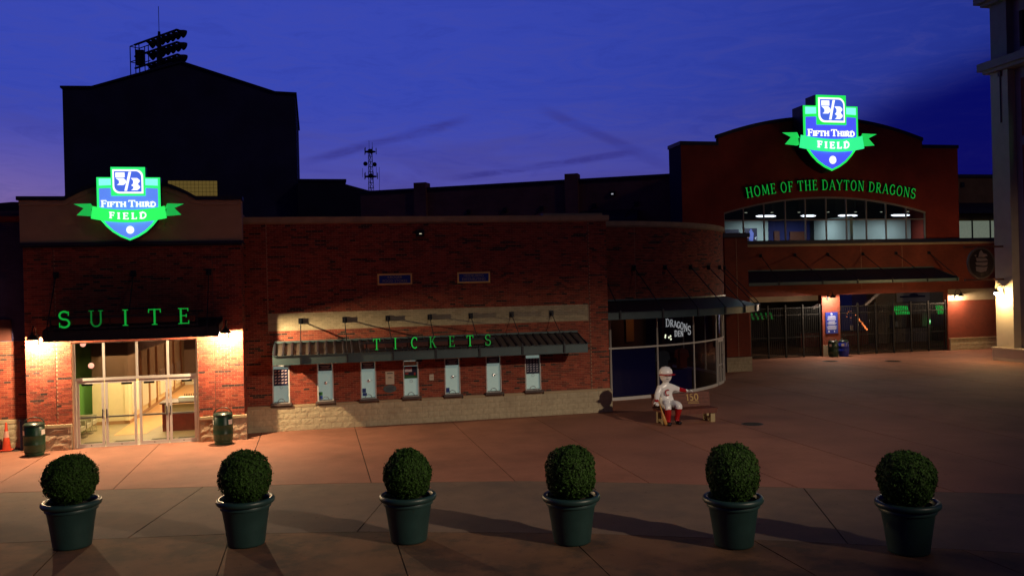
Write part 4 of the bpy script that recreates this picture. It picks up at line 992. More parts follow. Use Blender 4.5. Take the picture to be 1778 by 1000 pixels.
for a, mt, l in ((21, 'shop_cloth', 'pale jersey hanging in the shop window behind the statue'), (26.5, 'shop_cloth', 'second pale jersey in the shop window under the lettering'), (37, 'shop_cloth_red', 'dark red garment hanging in the shop window next to the door')):
    x, y = cyl(a, CR-1.1); t = thing('jersey', l, 'jersey', (x, y, .8), 'garments on show in the shop')
    m = MB(); m.prism([(x-.30, 1.75), (x-.12, 1.85), (x+.12, 1.85), (x+.30, 1.75), (x+.36, 1.45), (x+.25, 1.40), (x+.23, .95), (x-.23, .95), (x-.25, 1.40), (x-.36, 1.45)], y-.05, y+.05); m.build('cloth', [mt], t)
    m = MB(); m.tube([(x, y, .01), (x, y, .95)], .02, 6); m.box(x-.15, x+.15, y-.15, y+.15, .009, .02); m.build('stand', ['dark_steel'], t)
m = MB(); ring(m, 5.42, 5.5, 2.1, 3.2, 33, 40, 6); m.build('lit_panel', ['shop_warm'], cs)
lamp('shop_glow', 'POINT', (15.5, 6.6, 3.2), 14, (1, .5, .22), cs, .1)
# shop lettering on the glass
mat('shop_letter', (.5, .5, .5), .5, emit=(.62, .66, .70), estr=.33)
sl = thing('shop_lettering', 'white arched two line lettering on the curved shop glass above the bench', 'sign', (*cyl(25, CR-.02), 2.5))
fc = curved(CR-.05)
def on_glass(x, z, d): return fc(R(25.0)*CR+x, z, d)[0]
m = MB(); tw = text_width('DRAGONS', .26, .85, .05); x = -tw/2
for ch in 'DRAGONS':
    u = (x+.1)/(tw/2); w = glyph(m, ch, x, 2.80-.16*u+.10*(1-u*u), .26+.10*abs(u), .042, on_glass, 0, .012, 0, 0, .85); x += w+.013
m.build('lettering', ['shop_letter'], sl)
m = MB(); x = -.16
for ch in 'DEN': w = glyph(m, ch, x, 2.52-.06*(x+.2), .26, .042, on_glass, 0, .012, 0, 0, .85); x += w+.02
m.build('lettering', ['shop_letter'], sl)
mat('spark', (1, 1, 1), .4, emit=(.8, .85, .6), estr=1.1)
m = MB()
for px, pz in ((-.72, 2.52), (-.70, 2.60), (-.50, 2.50), (-.40, 2.55), (-.38, 2.42)): m.prism([(px-.05, pz), (px, pz-.05), (px+.05, pz), (px, pz+.05)], 0, .01)
m.v = [tuple(on_glass(a, c, -b)) for a, b, c in m.v]; m.build('neon_mark', ['spark'], sl)
# curved canopy
cc = thing('curved_canopy', 'curved dark steel canopy with tie rods round the corner shop', 'canopy', (OX, OY, 3.4))
CF = 11.0
m = MB()
n = 60
for i in range(n):
    a, b = -1.9+110*i/n, -1.9+110*(i+1)/n
    p, q, r_, s_ = cyl(a, CF-.06), cyl(b, CF-.06), cyl(b, CR+.01), cyl(a, CR+.01)
    m.face([(*p, 3.70), (*q, 3.70), (*r_, 4.14), (*s_, 4.14)]); m.face([(*s_, 4.10), (*r_, 4.10), (*q, 3.66), (*p, 3.66)])
m.build('deck', ['deck_dark'], cc)
m = MB(); ring(m, CR+.005, CR+.08, 4.15, 4.22, -1.9, 108, 50); m.build('wall_flashing', ['canopy_steel'], cc)
m = MB(); ring(m, CF-.06, CF-.05, 3.455, 3.715, -1.9, 108, 60); ring(m, CF-.07, CF, 3.716, 3.73, -1.9, 108, 60); ring(m, CF-.07, CF, 3.44, 3.454, -1.9, 108, 60); m.build('fascia', ['canopy_steel'], cc)
for a in (2.1, 12.2, 22, 31.6, 41.3, 50.5, 60, 70):
    x, y = cyl(a, CF-.02); m = MB(); m.box(x-.035, x+.035, y-.035, y+.035, 3.456, 3.80); m.build('bracket', ['dark_steel'], cc)
    p, q = cyl(a, CF-.1), cyl(a, CR+.02); m = MB(); m.bar((*p, 3.55), (*q, 3.60), .06, h=.14); m.build('beam', ['dark_steel'], cc)
for a, b in ((10.6, 12.2), (20.6, 22), (30.9, 31.6), (40.8, 41.3), (50.4, 50.5), (60, 60), (1.0, 2.1)):
    p, q = cyl(a, CR+.06), cyl(b, CF-.05); tie_rod(cc, (*p, 5.53), (*q, 3.80), .022)

# brick pier block behind the corner shop
pb = thing('brick_pier', 'dark brick pier block with a stone base between corner shop and gates', 'pier', (22.2, 11.3, 0))
m = MB(); m.box(21.5, 22.86, 11.3, 17.3, .80, 7.20); m.build('shaft', ['far_brick'], pb)
m = MB(); m.box(21.44, 22.92, 11.22, 11.299, 0, .78); m.box(22.861, 22.92, 11.3, 17.3, 0, .78); m.build('stone_core', ['stone_joint'], pb)
stonework(pb, flat(11.22), 21.44, 22.92, 0, .78, seed=21)
m = MB(); m.box(21.40, 22.96, 11.2, 17.4, 7.22, 7.45); m.build('coping', ['dark_trim'], pb)
m = MB(); m.box(22.17, 22.20, 11.29, 11.301, .8, 7.2); m.build('wall_joint', ['mortar'], pb)

# ------------------------------------------------------------------ main gate building
gb = thing('main_gate_building', 'big dark red brick gate building with arched office window and curved parapet', 'building', (32, 17.5, 0))
GY = 17.5
AX0, AX1 = 24.65, 38.97
def arch_z(x):
    h = (AX1-AX0)/2; r = (h*h+.98**2)/(2*.98); c = (AX0+AX1)/2; return 10.08-r+math.sqrt(max(0, r*r-(x-c)**2))
def par_z(x):
    if x < 24.38 or x > 38.8: return 13.22
    c = 31.6; h = 7.22; t = (x-c)/h; return 13.68+1.25*(1-t*t)
m = MB()
def col(xa, xb, za, zb, zc, zd): m.mesh_([(xa, GY, za), (xb, GY, zb), (xb, GY, zd), (xa, GY, zc), (xa, GY+.3, za), (xb, GY+.3, zb), (xb, GY+.3, zd), (xa, GY+.3, zc)], [(0,1,2,3), (7,6,5,4), (0,4,5,1), (3,2,6,7)])
col(21.9, 24.379, 7.0, 7.0, 13.22, 13.22); col(38.801, AX1, arch_z(38.8), arch_z(AX1), 13.22, 13.22); col(AX1, 41.46, 7.0, 7.0, 13.22, 13.22)
col(24.38, AX0, 7.0, 7.0, par_z(24.4), par_z(AX0))
xs = np.linspace(AX0, 38.8, 41)
for a, b in zip(xs, xs[1:]): col(a, b, arch_z(a), arch_z(b), par_z(a), par_z(b))
m.mesh_([(21.9, GY, 7.0), (21.9, GY, 13.22), (21.9, 19.3, 13.22), (21.9, 19.3, 7.0)], [(0,3,2,1)]); m.mesh_([(21.9, 19.3, 7.0), (24.75, 19.3, 7.0), (24.75, 19.3, 13.22), (21.9, 19.3, 13.22)], [(3,2,1,0)]); m.mesh_([(24.75, 19.3, 7.0), (24.75, 25.5, 7.0), (24.75, 25.5, 12.6), (24.75, 19.3, 12.6)], [(3,2,1,0)]); m.mesh_([(41.46, GY, 7), (41.46, GY, 13.22), (41.46, 25.5, 13.22), (41.46, 25.5, 7)], [(0,1,2,3)])
m.build('upper_wall', ['upper_brick'], gb)
m = MB(); m.box(21.895, 21.899, GY+.01, 19.3, 6.8, 13.2); m.build('side_shade', ['side_navy'], gb)  # thin navy sheet over the brick, shade of the side return as colour
m = MB(); m.box(24.75, 41.46, 25.5, 25.7, 7.0, 12.6); m.slab([(21.95, GY+.3), (41.46, GY+.3), (41.46, 25.5), (24.75, 25.5), (24.75, 19.25), (21.95, 19.25)], 12.6, 12.75); m.build('rear_shell', ['roofing'], gb)
m = MB()
m.box(21.84, 24.379, GY-.05, GY+.35, 13.225, 13.45); m.box(38.801, 41.52, GY-.05, GY+.35, 13.225, 13.45); m.box(21.84, 22.0, GY+.36, 19.36, 13.225, 13.45); m.box(22.001, 24.8, 19.2, 19.36, 13.225, 13.45)
xs = np.linspace(24.33, 38.85, 41)
for a, b in zip(xs, xs[1:]):
    f = lambda x: par_z(min(max(x, 24.381), 38.799))
    m.mesh_([(a, GY-.05, f(a)+.003), (b, GY-.05, f(b)+.003), (b, GY-.05, f(b)+.22), (a, GY-.05, f(a)+.22), (a, GY+.35, f(a)+.003), (b, GY+.35, f(b)+.003), (b, GY+.35, f(b)+.22), (a, GY+.35, f(a)+.22)], [(0,1,2,3), (7,6,5,4), (0,4,5,1), (3,2,6,7)])
m.build('parapet_cap', ['dark_trim'], gb)
# ledge, lower wall, band, stone base, gate openings
OPS = [(26.25, 31.22, 0, 3.85), (32.48, 40.42, 0, 3.85)]
m = MB()
for a, b, c, d in wall_cells(22.9, 45.5, 0, 7.0, OPS): m.box(a, b, GY, GY+.4, c, d)
m.build('wall', ['far_brick'], gb)
m = MB(); m.box(22.9, 45.5, GY-.12, GY-.002, 7.10, 7.34); m.build('window_ledge', ['dark_trim'], gb)
m = MB(); m.box(22.9, 45.5, GY-.09, GY-.001, 6.96, 7.098); m.build('ledge_course', ['cap_stone'], gb)
m = MB(); m.box(40.46, 44.9, GY-.012, GY-.001, 3.26, 4.0); m.build('cream_band', ['cream_far'], gb)
m = MB(); m.box(40.5, 45.2, GY-.10, GY-.001, 0, .74); m.build('stone_core', ['stone_joint'], gb)
stonework(gb, flat(GY-.10), 40.5, 45.2, 0, .74, bl=.62, bh=.25, seed=31)
m = MB(); m.box(40.46, 45.2, GY-.14, GY-.002, .742, .80); m.build('sill_course', ['cap_stone'], gb)
m = MB(); m.box(31.18, 31.6, GY-.10, GY-.001, 0, .70); m.box(32.0, 32.52, GY-.10, GY-.001, 0, .70); m.box(31.602, 31.998, GY-.10, GY-.001, 0, .70); m.build('stone_base', ['stone_block'], gb)
for x in (34.1, 37.1): 
    m = MB(); m.box(x-.012, x+.012, GY-.004, GY+.001, 4.2, 6.9); m.build('wall_joint', ['mortar'], gb)
# arched office window
m = MB(); YO = GY+.12
mx = [AX0, 25.99, 27.4, 28.87, 30.27, 31.73, 33.17, 34.62, 36.05, 37.54, AX1]
for a, b in zip(np.linspace(AX0, AX1, 31), np.linspace(AX0, AX1, 31)[1:]):
    m.mesh_([(a, YO-.06, arch_z(a)-.11), (b, YO-.06, arch_z(b)-.11), (b, YO-.06, arch_z(b)-.002), (a, YO-.06, arch_z(a)-.002), (a, YO+.06, arch_z(a)-.11), (b, YO+.06, arch_z(b)-.11)], [(0,1,2,3), (0,4,5,1)])
for i, x in enumerate(mx):
    x = x+.04 if i == 0 else x-.04 if i == 10 else x; m.box(x-.035, x+.035, YO-.05, YO+.05, 7.02, arch_z(x)-.06)
for a, b in zip(mx, mx[1:]): m.box(a+.036, b-.036, YO-.045, YO+.045, 8.59, 8.66); m.box(a+.036, b-.036, YO-.045, YO+.045, 7.0, 7.10)
m.build('arch_frame', ['grey_render'], gb)
for a, b in zip(mx, mx[1:]):
    m = MB(); m.face([(a+.03, YO, 7.1), (b-.03, YO, 7.1), (b-.03, YO, 8.6), (a+.03, YO, 8.6)]); m.build('lower_pane', ['office_glass'], gb)
    m = MB(); m.face([(a+.03, YO, 8.65), (b-.03, YO, 8.65), (b-.03, YO, arch_z(b)-.05), (a+.03, YO, arch_z(a)-.05)]); m.build('upper_pane', ['office_glass'], gb)
mat('office_wall', (.36, .44, .40), .85); mat('office_dark', (.022, .026, .030), .9); mat('office_blue', (.012, .016, .11), .8); mat('office_wood', (.11, .025, .008), .6)
emit('tube_light', (.86, .86, 1), 2.6); emit('spot_light', (.9, .9, .7), 1.0)
m = MB(); m.box(24.8, 41.3, GY+.42, 25.4, 6.7, 6.98); m.build('office_floor', ['office_dark'], gb)
m = MB(); m.box(24.8, 30.1, 21.9, 22.1, 7.0, 8.95); m.box(33.9, 41.2, 21.9, 22.1, 7.0, 8.95); m.box(33.7, 33.9, GY+.5, 22.1, 7.0, 8.9); m.build('office_partition', ['office_wall'], gb)
m = MB(); m.box(30.11, 33.69, 22.6, 22.8, 7.0, 8.95); m.build('office_partition', ['office_blue'], gb)
m = MB(); m.box(30.9, 31.3, 22.5, 22.59, 7.0, 8.25); m.box(32.1, 33.3, 22.5, 22.59, 7.0, 8.2); m.build('office_door', ['office_wood'], gb)
m = MB(); m.box(24.8, 41.3, 22.9, 23.0, 7.0, 12.5); m.build('office_back', ['office_dark'], gb)
m = MB(); m.box(24.8, 41.3, GY+.42, 22.9, 10.9, 11.0); m.build('office_ceiling', ['office_dark'], gb)
mat('poster_dark', (.03, .025, .06), .4); mat('poster_blue', (.16, .20, .6), .5); mat('poster_skin', (.35, .17, .12), .5); mat('poster_yellow', (.42, .38, .03), .5); mat('poster_white', (.6, .62, .64), .5)
def poster(x0, x1, z0, z1, y, label, figs, base='poster_dark'):
    t = thing('poster', label, 'poster', ((x0+x1)/2, y, z0), 'posters on the office walls')
    m = MB(); m.box(x0, x1, y-.04, y-.005, z0, z1); b = m.build('sheet', [base], t)
    for poly, mt in figs:
        m = MB(); m.prism([(x0+(x1-x0)*u, z0+(z1-z0)*v) for u, v in poly], y-.046, y-.041); m.build('print', [mt], b)
poster(28.35, 29.25, 7.1, 8.42, 21.9, 'dark poster with a blue and red figure in the arched office window', [([(.35, .35), (.65, .35), (.72, .75), (.5, .98), (.3, .75)], 'poster_blue'), ([(.15, .02), (.85, .02), (.65, .33), (.35, .33)], 'poster_skin'), ([(.08, .5), (.3, .62), (.3, .5)], 'poster_skin'), ([(.78, .5), (.95, .58), (.9, .4)], 'poster_white')])
poster(34.0, 35.05, 7.1, 8.5, 21.9, 'yellow and white poster beside the middle mullion of the office window', [([(.1, .05), (.6, .1), (.5, .55), (.1, .75)], 'poster_white'), ([(.4, .5), (.95, .3), (.95, .95), (.35, .95)], 'poster_yellow')], 'poster_skin')
poster(26.9, 27.9, 7.3, 8.35, 21.9, 'dark framed picture half hidden behind the office window ledge', [([(.3, .2), (.7, .2), (.75, .6), (.4, .7)], 'poster_blue')])
for i, (x, w) in enumerate(((29.0, 1.45), (32.1, 1.10), (35.05, 1.45), (39.1, 1.45))):
    t = thing('tube_lamp', ['long glowing office lamp above the blue figure poster', 'shorter glowing office lamp over the dark blue partition', 'long glowing office lamp above the yellow poster', 'long glowing office lamp nearest the wall end of the arch'][i], 'ceiling lamp', (x, 20.2, 9.1), 'lit tube lamps in the office')
    m = MB(); m.tube([(x-w/2, 20.2, 9.09), (x-w/2+.2, 20.2, 9.09), (x+w/2-.2, 20.2, 9.09), (x+w/2, 20.2, 9.09)], [.02, .065, .065, .02], 10); m.build('tube', ['tube_light'], t, smooth=True)
    m = MB(); m.box(x-w/2, x+w/2, 20.14, 20.26, 9.165, 9.2); m.tube([(x, 20.2, 9.2), (x, 20.2, 10.9)], .012, 5); m.build('fitting', ['office_dark'], t)
    lamp('tube_glow', 'AREA', (x, 20.2, 8.98), 80, (.78, .86, 1), t, shape='RECTANGLE', size=w, size_y=.15)
for i, x in enumerate((28.0, 29.9, 31.9, 34.1, 36.2, 38.2, 40.3)):
    mm = MB(); mm.lathe([(.11, 0), (.11, .06), (.09, .08), (.03, .08), (.02, 1.5)], 12, (x, 21, 9.40)); mm.lathe([(.10, -.003), (.001, -.003)], 12, (x, 21, 9.40), 1)
    tag(mm.build('ceiling_spot', ['office_dark', 'spot_light']), ['small ceiling spot over the hidden picture in the arched office window', 'small ceiling spot above the left end of the figure poster lamp', 'small ceiling spot over the dark blue partition', 'small ceiling spot above the yellow poster', 'small ceiling spot between the two lamps over the white partition', 'small ceiling spot in the shallow end of the arched window', 'small ceiling spot at the brick end of the arched window'][i], 'ceiling spot', 'ceiling spots in the office')
# arched green lettering
hl = thing('letter_sign', 'long arched row of green letters on the red brick over the office window', 'sign', (31.9, GY, 10.3))
txt = 'HOME OF THE DAYTON DRAGONS'; LH = .64
tw = text_width(txt, LH, .80, .115, .34); RR = 33.; cxl, ctop = 31.95, 10.48; x = -tw/2
mat('letter_back', (.01, .03, .05), .7)
for ch in txt:
    if ch == ' ': x += .34*LH*.80+.115*LH; continue
    w = GL[ch][0]*LH*.80; a = (x+w/2)/RR
    def pl(px, pz, d, a=a, w=w):
        lx, lz = px-w/2, pz; r = RR+lz
        return (cxl+RR*math.sin(a)+lx*math.cos(a)+lz*math.sin(a), GY-.02-d, ctop-RR+RR*math.cos(a)-lx*math.sin(a)+lz*math.cos(a))
    m = MB(); glyph(m, ch, 0, 0, LH, .064, pl, 0, .13, 0, 1, .80); m.build('letter', ['green_face', 'green_side'], hl)
    x += w+.115*LH
shield('large lit shield sign with ribbon crowning the curved brick parapet', 31.35, 16.25, 11.53, 2.12, 1.2, '2')
# far canopy, rods
canopy('gate_canopy', 'long dark blue canopy over the two gate bays', 24.95, 39.35, GY, 15.1, 4.55, 4.74, 5.45, [26.9, 29.8, 32.2, 34.6, 37.05, 39.2], [27.03, 29.4, 31.7, 34.2, 36.62, 39.07], 6.42, 'deck_navy', 'canopy_steel', None, .025)
gooseneck('bright gooseneck lamp on the brick pier with the blue rules board', 31.62, GY, 3.70, 420, (1, .80, .60), reach=.6, r=.22)
gooseneck('dim gooseneck lamp on the brick wall next to the wide gate', 40.95, GY, 3.55, 330, (1, .68, .42), reach=.6, r=.22, bulb='bulb_dim')
# rules board
mat('rules_blue', (.012, .030, .28), .5); mat('rules_text', (.5, .55, .75), .6)
rb_ = wall_board('rules_board', 'tall blue rules board full of white text on the lit gate pier', 'notice board', 31.42, 32.28, 1.42, 2.76, 'rules_blue', y=GY, th_=.05)
m = MB(); rr = random.Random(3)
for k in range(16):
    z = 2.50-k*.055
    if k in (5, 10): continue
    w = rr.uniform(.22, .36); m.box(31.85-w, 31.85+w, GY-.054, GY-.051, z, z+.028)
m.prism(arc(31.85, 2.65, .07, .06, 0, 360, 16)[:-1], GY-.054, GY-.051); m.box(31.60, 31.68, GY-.054, GY-.051, 1.50, 1.60); m.box(32.0, 32.06, GY-.054, GY-.051, 1.50, 1.60)
m.build('print', ['rules_text'], rb_)
# gates
mat('gate_iron', (.008, .007, .008), .6, metal=.1)
def gate(label, x0, x1, leaves):
    t = thing('bar_gate', label, 'gate', ((x0+x1)/2, GY+.15, 0), 'black bar gates under the gate canopy')
    xs = np.linspace(x0+.05, x1-.05, leaves+1)
    for x in xs: m = MB(); m.box(x-.05, x+.05, GY+.10, GY+.2, 0.001, 3.3); m.build('post', ['gate_iron'], t)
    for a, b in zip(xs, xs[1:]):
        for z in (.15, 1.25, 2.65, 3.08): m = MB(); m.box(a+.051, b-.051, GY+.13, GY+.17, z, z+.05); m.build('rail', ['gate_iron'], t)
        m = MB(); k = int((b-a-.1)/.13)
        for i in range(1, k): xx_ = a+.05+(b-a-.1)*i/k; m.box(xx_-.012, xx_+.012, GY+.138, GY+.162, .201, 3.079)
        o = m.build('bars', ['gate_iron'], t); o['kind'] = 'stuff'
gate('black bar gate in the narrow bay beside the corner shop', 26.27, 31.2, 4)
gate('black bar gate in the wide bay between lit pier and brick wall', 32.5, 40.4, 6)
# concourse behind
mat('concourse_wall', (.26, .22, .20), .9, var=.1); mat('concourse_dark', (.020, .016, .022), .9); mat('concourse_red', (.10, .018, .012), .8); mat('concourse_blue', (.012, .014, .08), .8)
mat('stripe_green_glow', (.02, .32, .05), .7, emit=(.01, .40, .05), estr=.8); mat('stripe_dim_glow', (.015, .16, .03), .7, emit=(.006, .12, .02), estr=.5)  # awning stripes glow to imitate light on them, weaker in the narrow bay
mat('stripe_black', (.004, .012, .006), .7); mat('strut_grey', (.36, .33, .36), .6)
m = MB(); m.box(22.9, 50, GY+.4, 34, -.03, .004); m.build('concourse_floor', ['concrete_stained'], gb)
m = MB(); m.box(22.9, 50, GY+.4, 34, 4.4, 4.6); m.build('concourse_ceiling', ['concourse_wall'], gb)
m = MB(); m.box(22.9, 41.6, 32, 32.2, 0.01, 4.39, 1); m.box(41.6, 52, 26, 26.3, 0.01, 4.39, 0); m.box(22.9, 23.1, GY+.4, 32, 0.01, 4.39, 1); m.box(49.8, 50, GY+.4, 26, 0.01, 4.39); m.build('concourse_wall', ['concourse_wall', 'concourse_dark'], gb)
m = MB(); m.box(40.6, 41.5, 25.2, 26.2, .005, 4.39); m.build('column', ['concourse_wall'], gb)
m = MB(); m.box(29.5, 36.5, 24.0, 24.3, 3.35, 4.38); m.build('ceiling_beam', ['cream_render'], gb)
for (a, b) in (((35.0, 22, 4.38), (34.0, 22, 3.0)), ((36.4, 22, 4.38), (33.4, 22, 2.9)), ((38.6, 21, 4.38), (36.7, 21, 3.0))):
    m = MB(); m.bar(a, b, .16); m.build('strut', ['strut_grey'], gb)
sign_l = thing('hanging_board', 'grey board with dark blue lettering strip high inside the wide gate', 'board', (44.3, 25.9, 3.2))
m = MB(); m.box(42.9, 45.8, 25.9, 25.98, 3.0, 3.75); m.build('board', ['strut_grey'], sign_l); m = MB(); m.box(43.2, 45.4, 25.88, 25.898, 3.33, 3.46); m.prism(arc(44.4, 3.47, .4, .16, 0, 180, 10), 25.88, 25.898); m.build('print', ['concourse_blue'], sign_l)
for i, (x0, x1, y, z0, z1, l) in enumerate(((30.7, 32.4, 25.8, 2.1, 2.55, 'dim green striped awning inside the narrow gate bay'), (42.35, 43.6, 25.6, 2.12, 2.72, 'green striped awning behind the wide gate nearer the lit pier'), (46.0, 47.1, 25.6, 2.05, 2.65, 'green striped awning behind the wide gate at its brick end'))):
    t = thing('striped_awning', l, 'awning', ((x0+x1)/2, y, z0), 'green striped awnings inside the gates'); n = 9
    for k in range(n):
        a, b = x0+(x1-x0)*k/n, x0+(x1-x0)*(k+1)/n; m = MB()
        m.mesh_([(a+.01, y-.3, z0), (b-.03, y-.3, z0), (b-.03, y, z1), (a+.01, y, z1), (a+.01, y-.3, z0-.03), (b-.03, y-.3, z0-.03)], [(0,1,2,3), (4,5,1,0)]); m.build('stripe', [('stripe_black' if k % 2 else 'stripe_dim_glow') if i == 0 else 'stripe_green_glow'], t)
    m = MB(); m.face([(x0, y-.29, z0-.02), (x1, y-.29, z0-.02), (x1, y+.01, z1-.02), (x0, y+.01, z1-.02)]); m.build('backing', ['stripe_black'], t)
for x0, x1, y, z, mt, l in ((42.2, 43.6, 25.3, 1.05, 'concourse_wall', 'pale counter front under the green awning nearer the pillar'), (43.75, 45.1, 25.3, 1.05, 'concourse_wall', 'pale counter front in the middle behind the wide gate'), (45.9, 47.6, 25.2, 1.05, 'concourse_dark', 'black counter front at the brick end behind the wide gate'), (34.2, 39.8, 25.0, 1.0, 'concourse_red', 'low dark red stall counter behind the string of orange lights')):
    t = thing('counter', l, 'counter', ((x0+x1)/2, y, 0)); m = MB(); m.box(x0, x1, y, y+.6, .005, z); m.build('front', [mt], t); m = MB(); m.box(x0-.04, x1+.04, y-.06, y+.66, z+.002, z+.05); m.build('top', ['concourse_dark'], t)
for a, b, c in ((43.75, 45.1, 'concourse_red'), (42.3, 42.9, 'concourse_blue'), (45.95, 47.2, 'concourse_blue')): m = MB(); m.box(a, b, 25.95, 25.99, 1.1, 2.05); m.build('stall_opening', [c], gb)
for i, (x0, z0, w, h, l) in enumerate(((42.75, 1.15, .25, .4, 'pale paper sheet on the blue stall opening'), (38.2, 1.1, .28, .35, 'small pale sheet under the orange lights'), (33.6, 1.3, .3, .4, 'small pale sheet inside the narrow gate bay'))):
    mm = MB(); yy = 25.9 if i == 0 else 24.9 if i == 1 else 31.9; mm.box(x0, x0+w, yy, yy+.03, z0, z0+h); tag(mm.build('paper_sheet', ['poster_white']), l, 'paper')
emit('green_glow', (.06, .75, .12), 1.0); emit('red_glow', (1, .10, .06), 3.); emit('orange_glow', (1, .25, .06), 1.6)
mm = MB(); mm.prism([(45.35, 1.62), (45.62, 1.62), (45.62, 1.38), (45.485, 1.25), (45.35, 1.38)], 25.6, 25.65); mm.box(45.40, 45.57, 25.59, 25.598, 1.50, 1.54, 1); mm.box(45.40, 45.57, 25.59, 25.598, 1.42, 1.45, 1)
tag(mm.build('shield_lightbox', ['green_glow', 'lit_white']), 'small glowing green shield light behind the wide gate', 'light box')
mm = MB(); mm.ball((33.85, 20.5, 3.25), .085, 12); mm.tube([(33.85, 20.5, 3.33), (33.85, 20.5, 4.39)], .012, 5, 1); tag(mm.build('signal_lamp', ['red_glow', 'lamp_black']), 'round red signal lamp glowing inside the narrow gate bay', 'signal lamp')
mm = MB(); rr = random.Random(8)
for k in range(12): t_ = k/11; mm.ball((37.75+.85*t_+rr.uniform(-.04, .04), 23.5, 2.25-1.05*t_), .035+.035*t_, 8)
for k in range(7): mm.ball((37.3+rr.uniform(-.3, .6), 23.5, 2.1+rr.uniform(-.1, .5)), .022, 6)
mm.tube([(37.4, 23.52, 2.7), (38.0, 23.52, 1.95), (38.65, 23.52, 1.15)], .006, 4, 1)
tag(mm.build('string_lights', ['orange_glow', 'lamp_black']), 'slanting string of orange lights behind the wide gate', 'string lights')
lamp('concourse_fill', 'POINT', (33.0, 21.5, 3.9), 14, (1, .72, .6), gb, .15)  # fill lights without fixtures, added to lift the dim concourse
lamp('concourse_fill', 'POINT', (44.5, 22.5, 3.9), 11, (.95, .85, .9), gb, .15)

# ------------------------------------------------------------------ pale corner building at the edge
rb = thing('pale_corner_building', 'pale rendered building with cornices and tall dark windows beside the gate wall', 'building', (40, 6, 0))
m = MB()
WY = [(8.95, 4.6), (3.9, -.5)]
cells = wall_cells(-6, 10.55, .0, 24, [(y1, y0, a, b) for y0, y1 in WY for a, b in ((.78, 3.5), (4.9, 8.06), (8.6, 12.0), (12.5, 15.7), (17.4, 19.4))])
for a, b, c, d in cells: m.box(38.38, 38.7, a, b, c, d)
m.box(38.7, 52, 10.25, 10.55, 0, 24); m.box(38.7, 52, -6, 10.25, 23.7, 24); m.build('wall', ['grey_render'], rb)
mat('column_render', (.52, .44, .33), .85, var=.06, vscale=2, bump=.2, bscale=90)
m = MB(); m.box(37.9, 38.378, 9.35, 10.6, .76, 16.3); m.build('pilaster', ['column_render'], rb)
m = MB(); m.box(37.95, 38.378, 9.4, 10.58, 16.95, 20.15); m.build('pilaster', ['grey_render'], rb)
m = MB(); m.box(37.45, 38.378, -6, 11.1, 16.50, 16.94); m.box(37.65, 38.378, -6, 10.9, 16.32, 16.499); m.build('cornice', ['grey_render'], rb)
m = MB(); m.box(37.35, 38.378, -6, 11.15, 20.35, 20.75); m.box(37.6, 38.378, -6, 10.9, 20.16, 20.349); m.build('cornice', ['grey_render'], rb)
m = MB(); m.box(37.75, 38.37, -6, 10.78, 0, .66); m.box(37.70, 38.37, -6, 10.82, .662, .75); m.build('base_wall', ['column_render'], rb)
for y0, y1 in WY:
    for a, b in ((.78, 3.5), (4.9, 8.06), (8.6, 12.0), (12.5, 15.7), (17.4, 19.4)):
        m = MB(); m.box(38.60, 38.66, y1, y0, a, b); w = m.build('window', ['night_window'], rb)
        m = MB()
        for k in range(1, 4): yy = y0-(y0-y1)*k/4; m.box(38.54, 38.598, yy-.03, yy+.03, a, b)
        for k in range(1, 3): zz = a+(b-a)*k/3; m.box(38.55, 38.597, y1, y0, zz-.025, zz+.025)
        m.build('muntin', ['dark_steel'], w)
        if a > 8 and a < 16: m = MB(); m.box(38.383, 38.595, y0-.22, y0-.001, a, b); m.build('reveal', ['brick_deep'], w)
emit('far_glow_green', (.05, .8, .25), .7); emit('far_glow_white', (.7, .9, .9), .8)
m = MB(); m.box(38.52, 38.53, 8.0, 8.55, 11.35, 11.75); m.box(38.52, 38.53, 8.0, 8.45, 12.75, 12.9, 1); m.box(38.52, 38.53, 7.9, 8.4, 12.98, 13.25); m.build('lit_screen', ['far_glow_green', 'far_glow_white'], rb)
m = MB(); m.box(37.80, 37.899, 9.75, 9.95, 16.0, 16.3); m.build('downpipe_head', ['raceway'], rb)
m = MB(); m.tube([(37.86, 9.85, 16.0), (37.86, 9.85, 13.4)], .03, 6); m.build('downpipe', ['dark_steel'], rb)
def gooseneck_side(label, xw, y, z, power, color, reach=.5, r=.2):
    t = thing('wall_lamp', label, 'wall lamp', (xw, y, z)); L = lambda k, h: (xw-k, y, z+h)
    m = MB(); m.tube([L(0, -.16), L(0, .14)], .07, 10); m.build('wall_plate', ['lamp_black'], t)
    m = MB(); m.tube([L(.03, .0), L(.08, .25), L(.16, .38), L(.28, .42), L(reach-.10, .39), L(reach, .26), L(reach, .2)], .018, 8); m.build('arm', ['lamp_black'], t, smooth=True)
    c = L(reach, 0); m = MB(); m.lathe([(.035, .24), (.05, .17), (.09, .13), (r*.75, .07), (r, 0)], 22, c); m.lathe([(r*.99, .0), (r*.73, .06), (.08, .12)], 22, c, 1); m.build('shade', ['lamp_black', 'lamp_white'], t, smooth=True)
    m = MB(); m.ball((c[0], c[1], c[2]-.03), .13, 14); m.build('bulb', ['bulb'], t, smooth=True)  # ball enlarged to imitate the glare of the lamp
    lamp('lamp_glow', 'POINT', (c[0], c[1], c[2]-.21), power, color, t, .035)
gooseneck_side('glaring gooseneck lamp on the pale corner column under the round sign', 37.9, 9.98, 3.86, 420, (1, .66, .27))
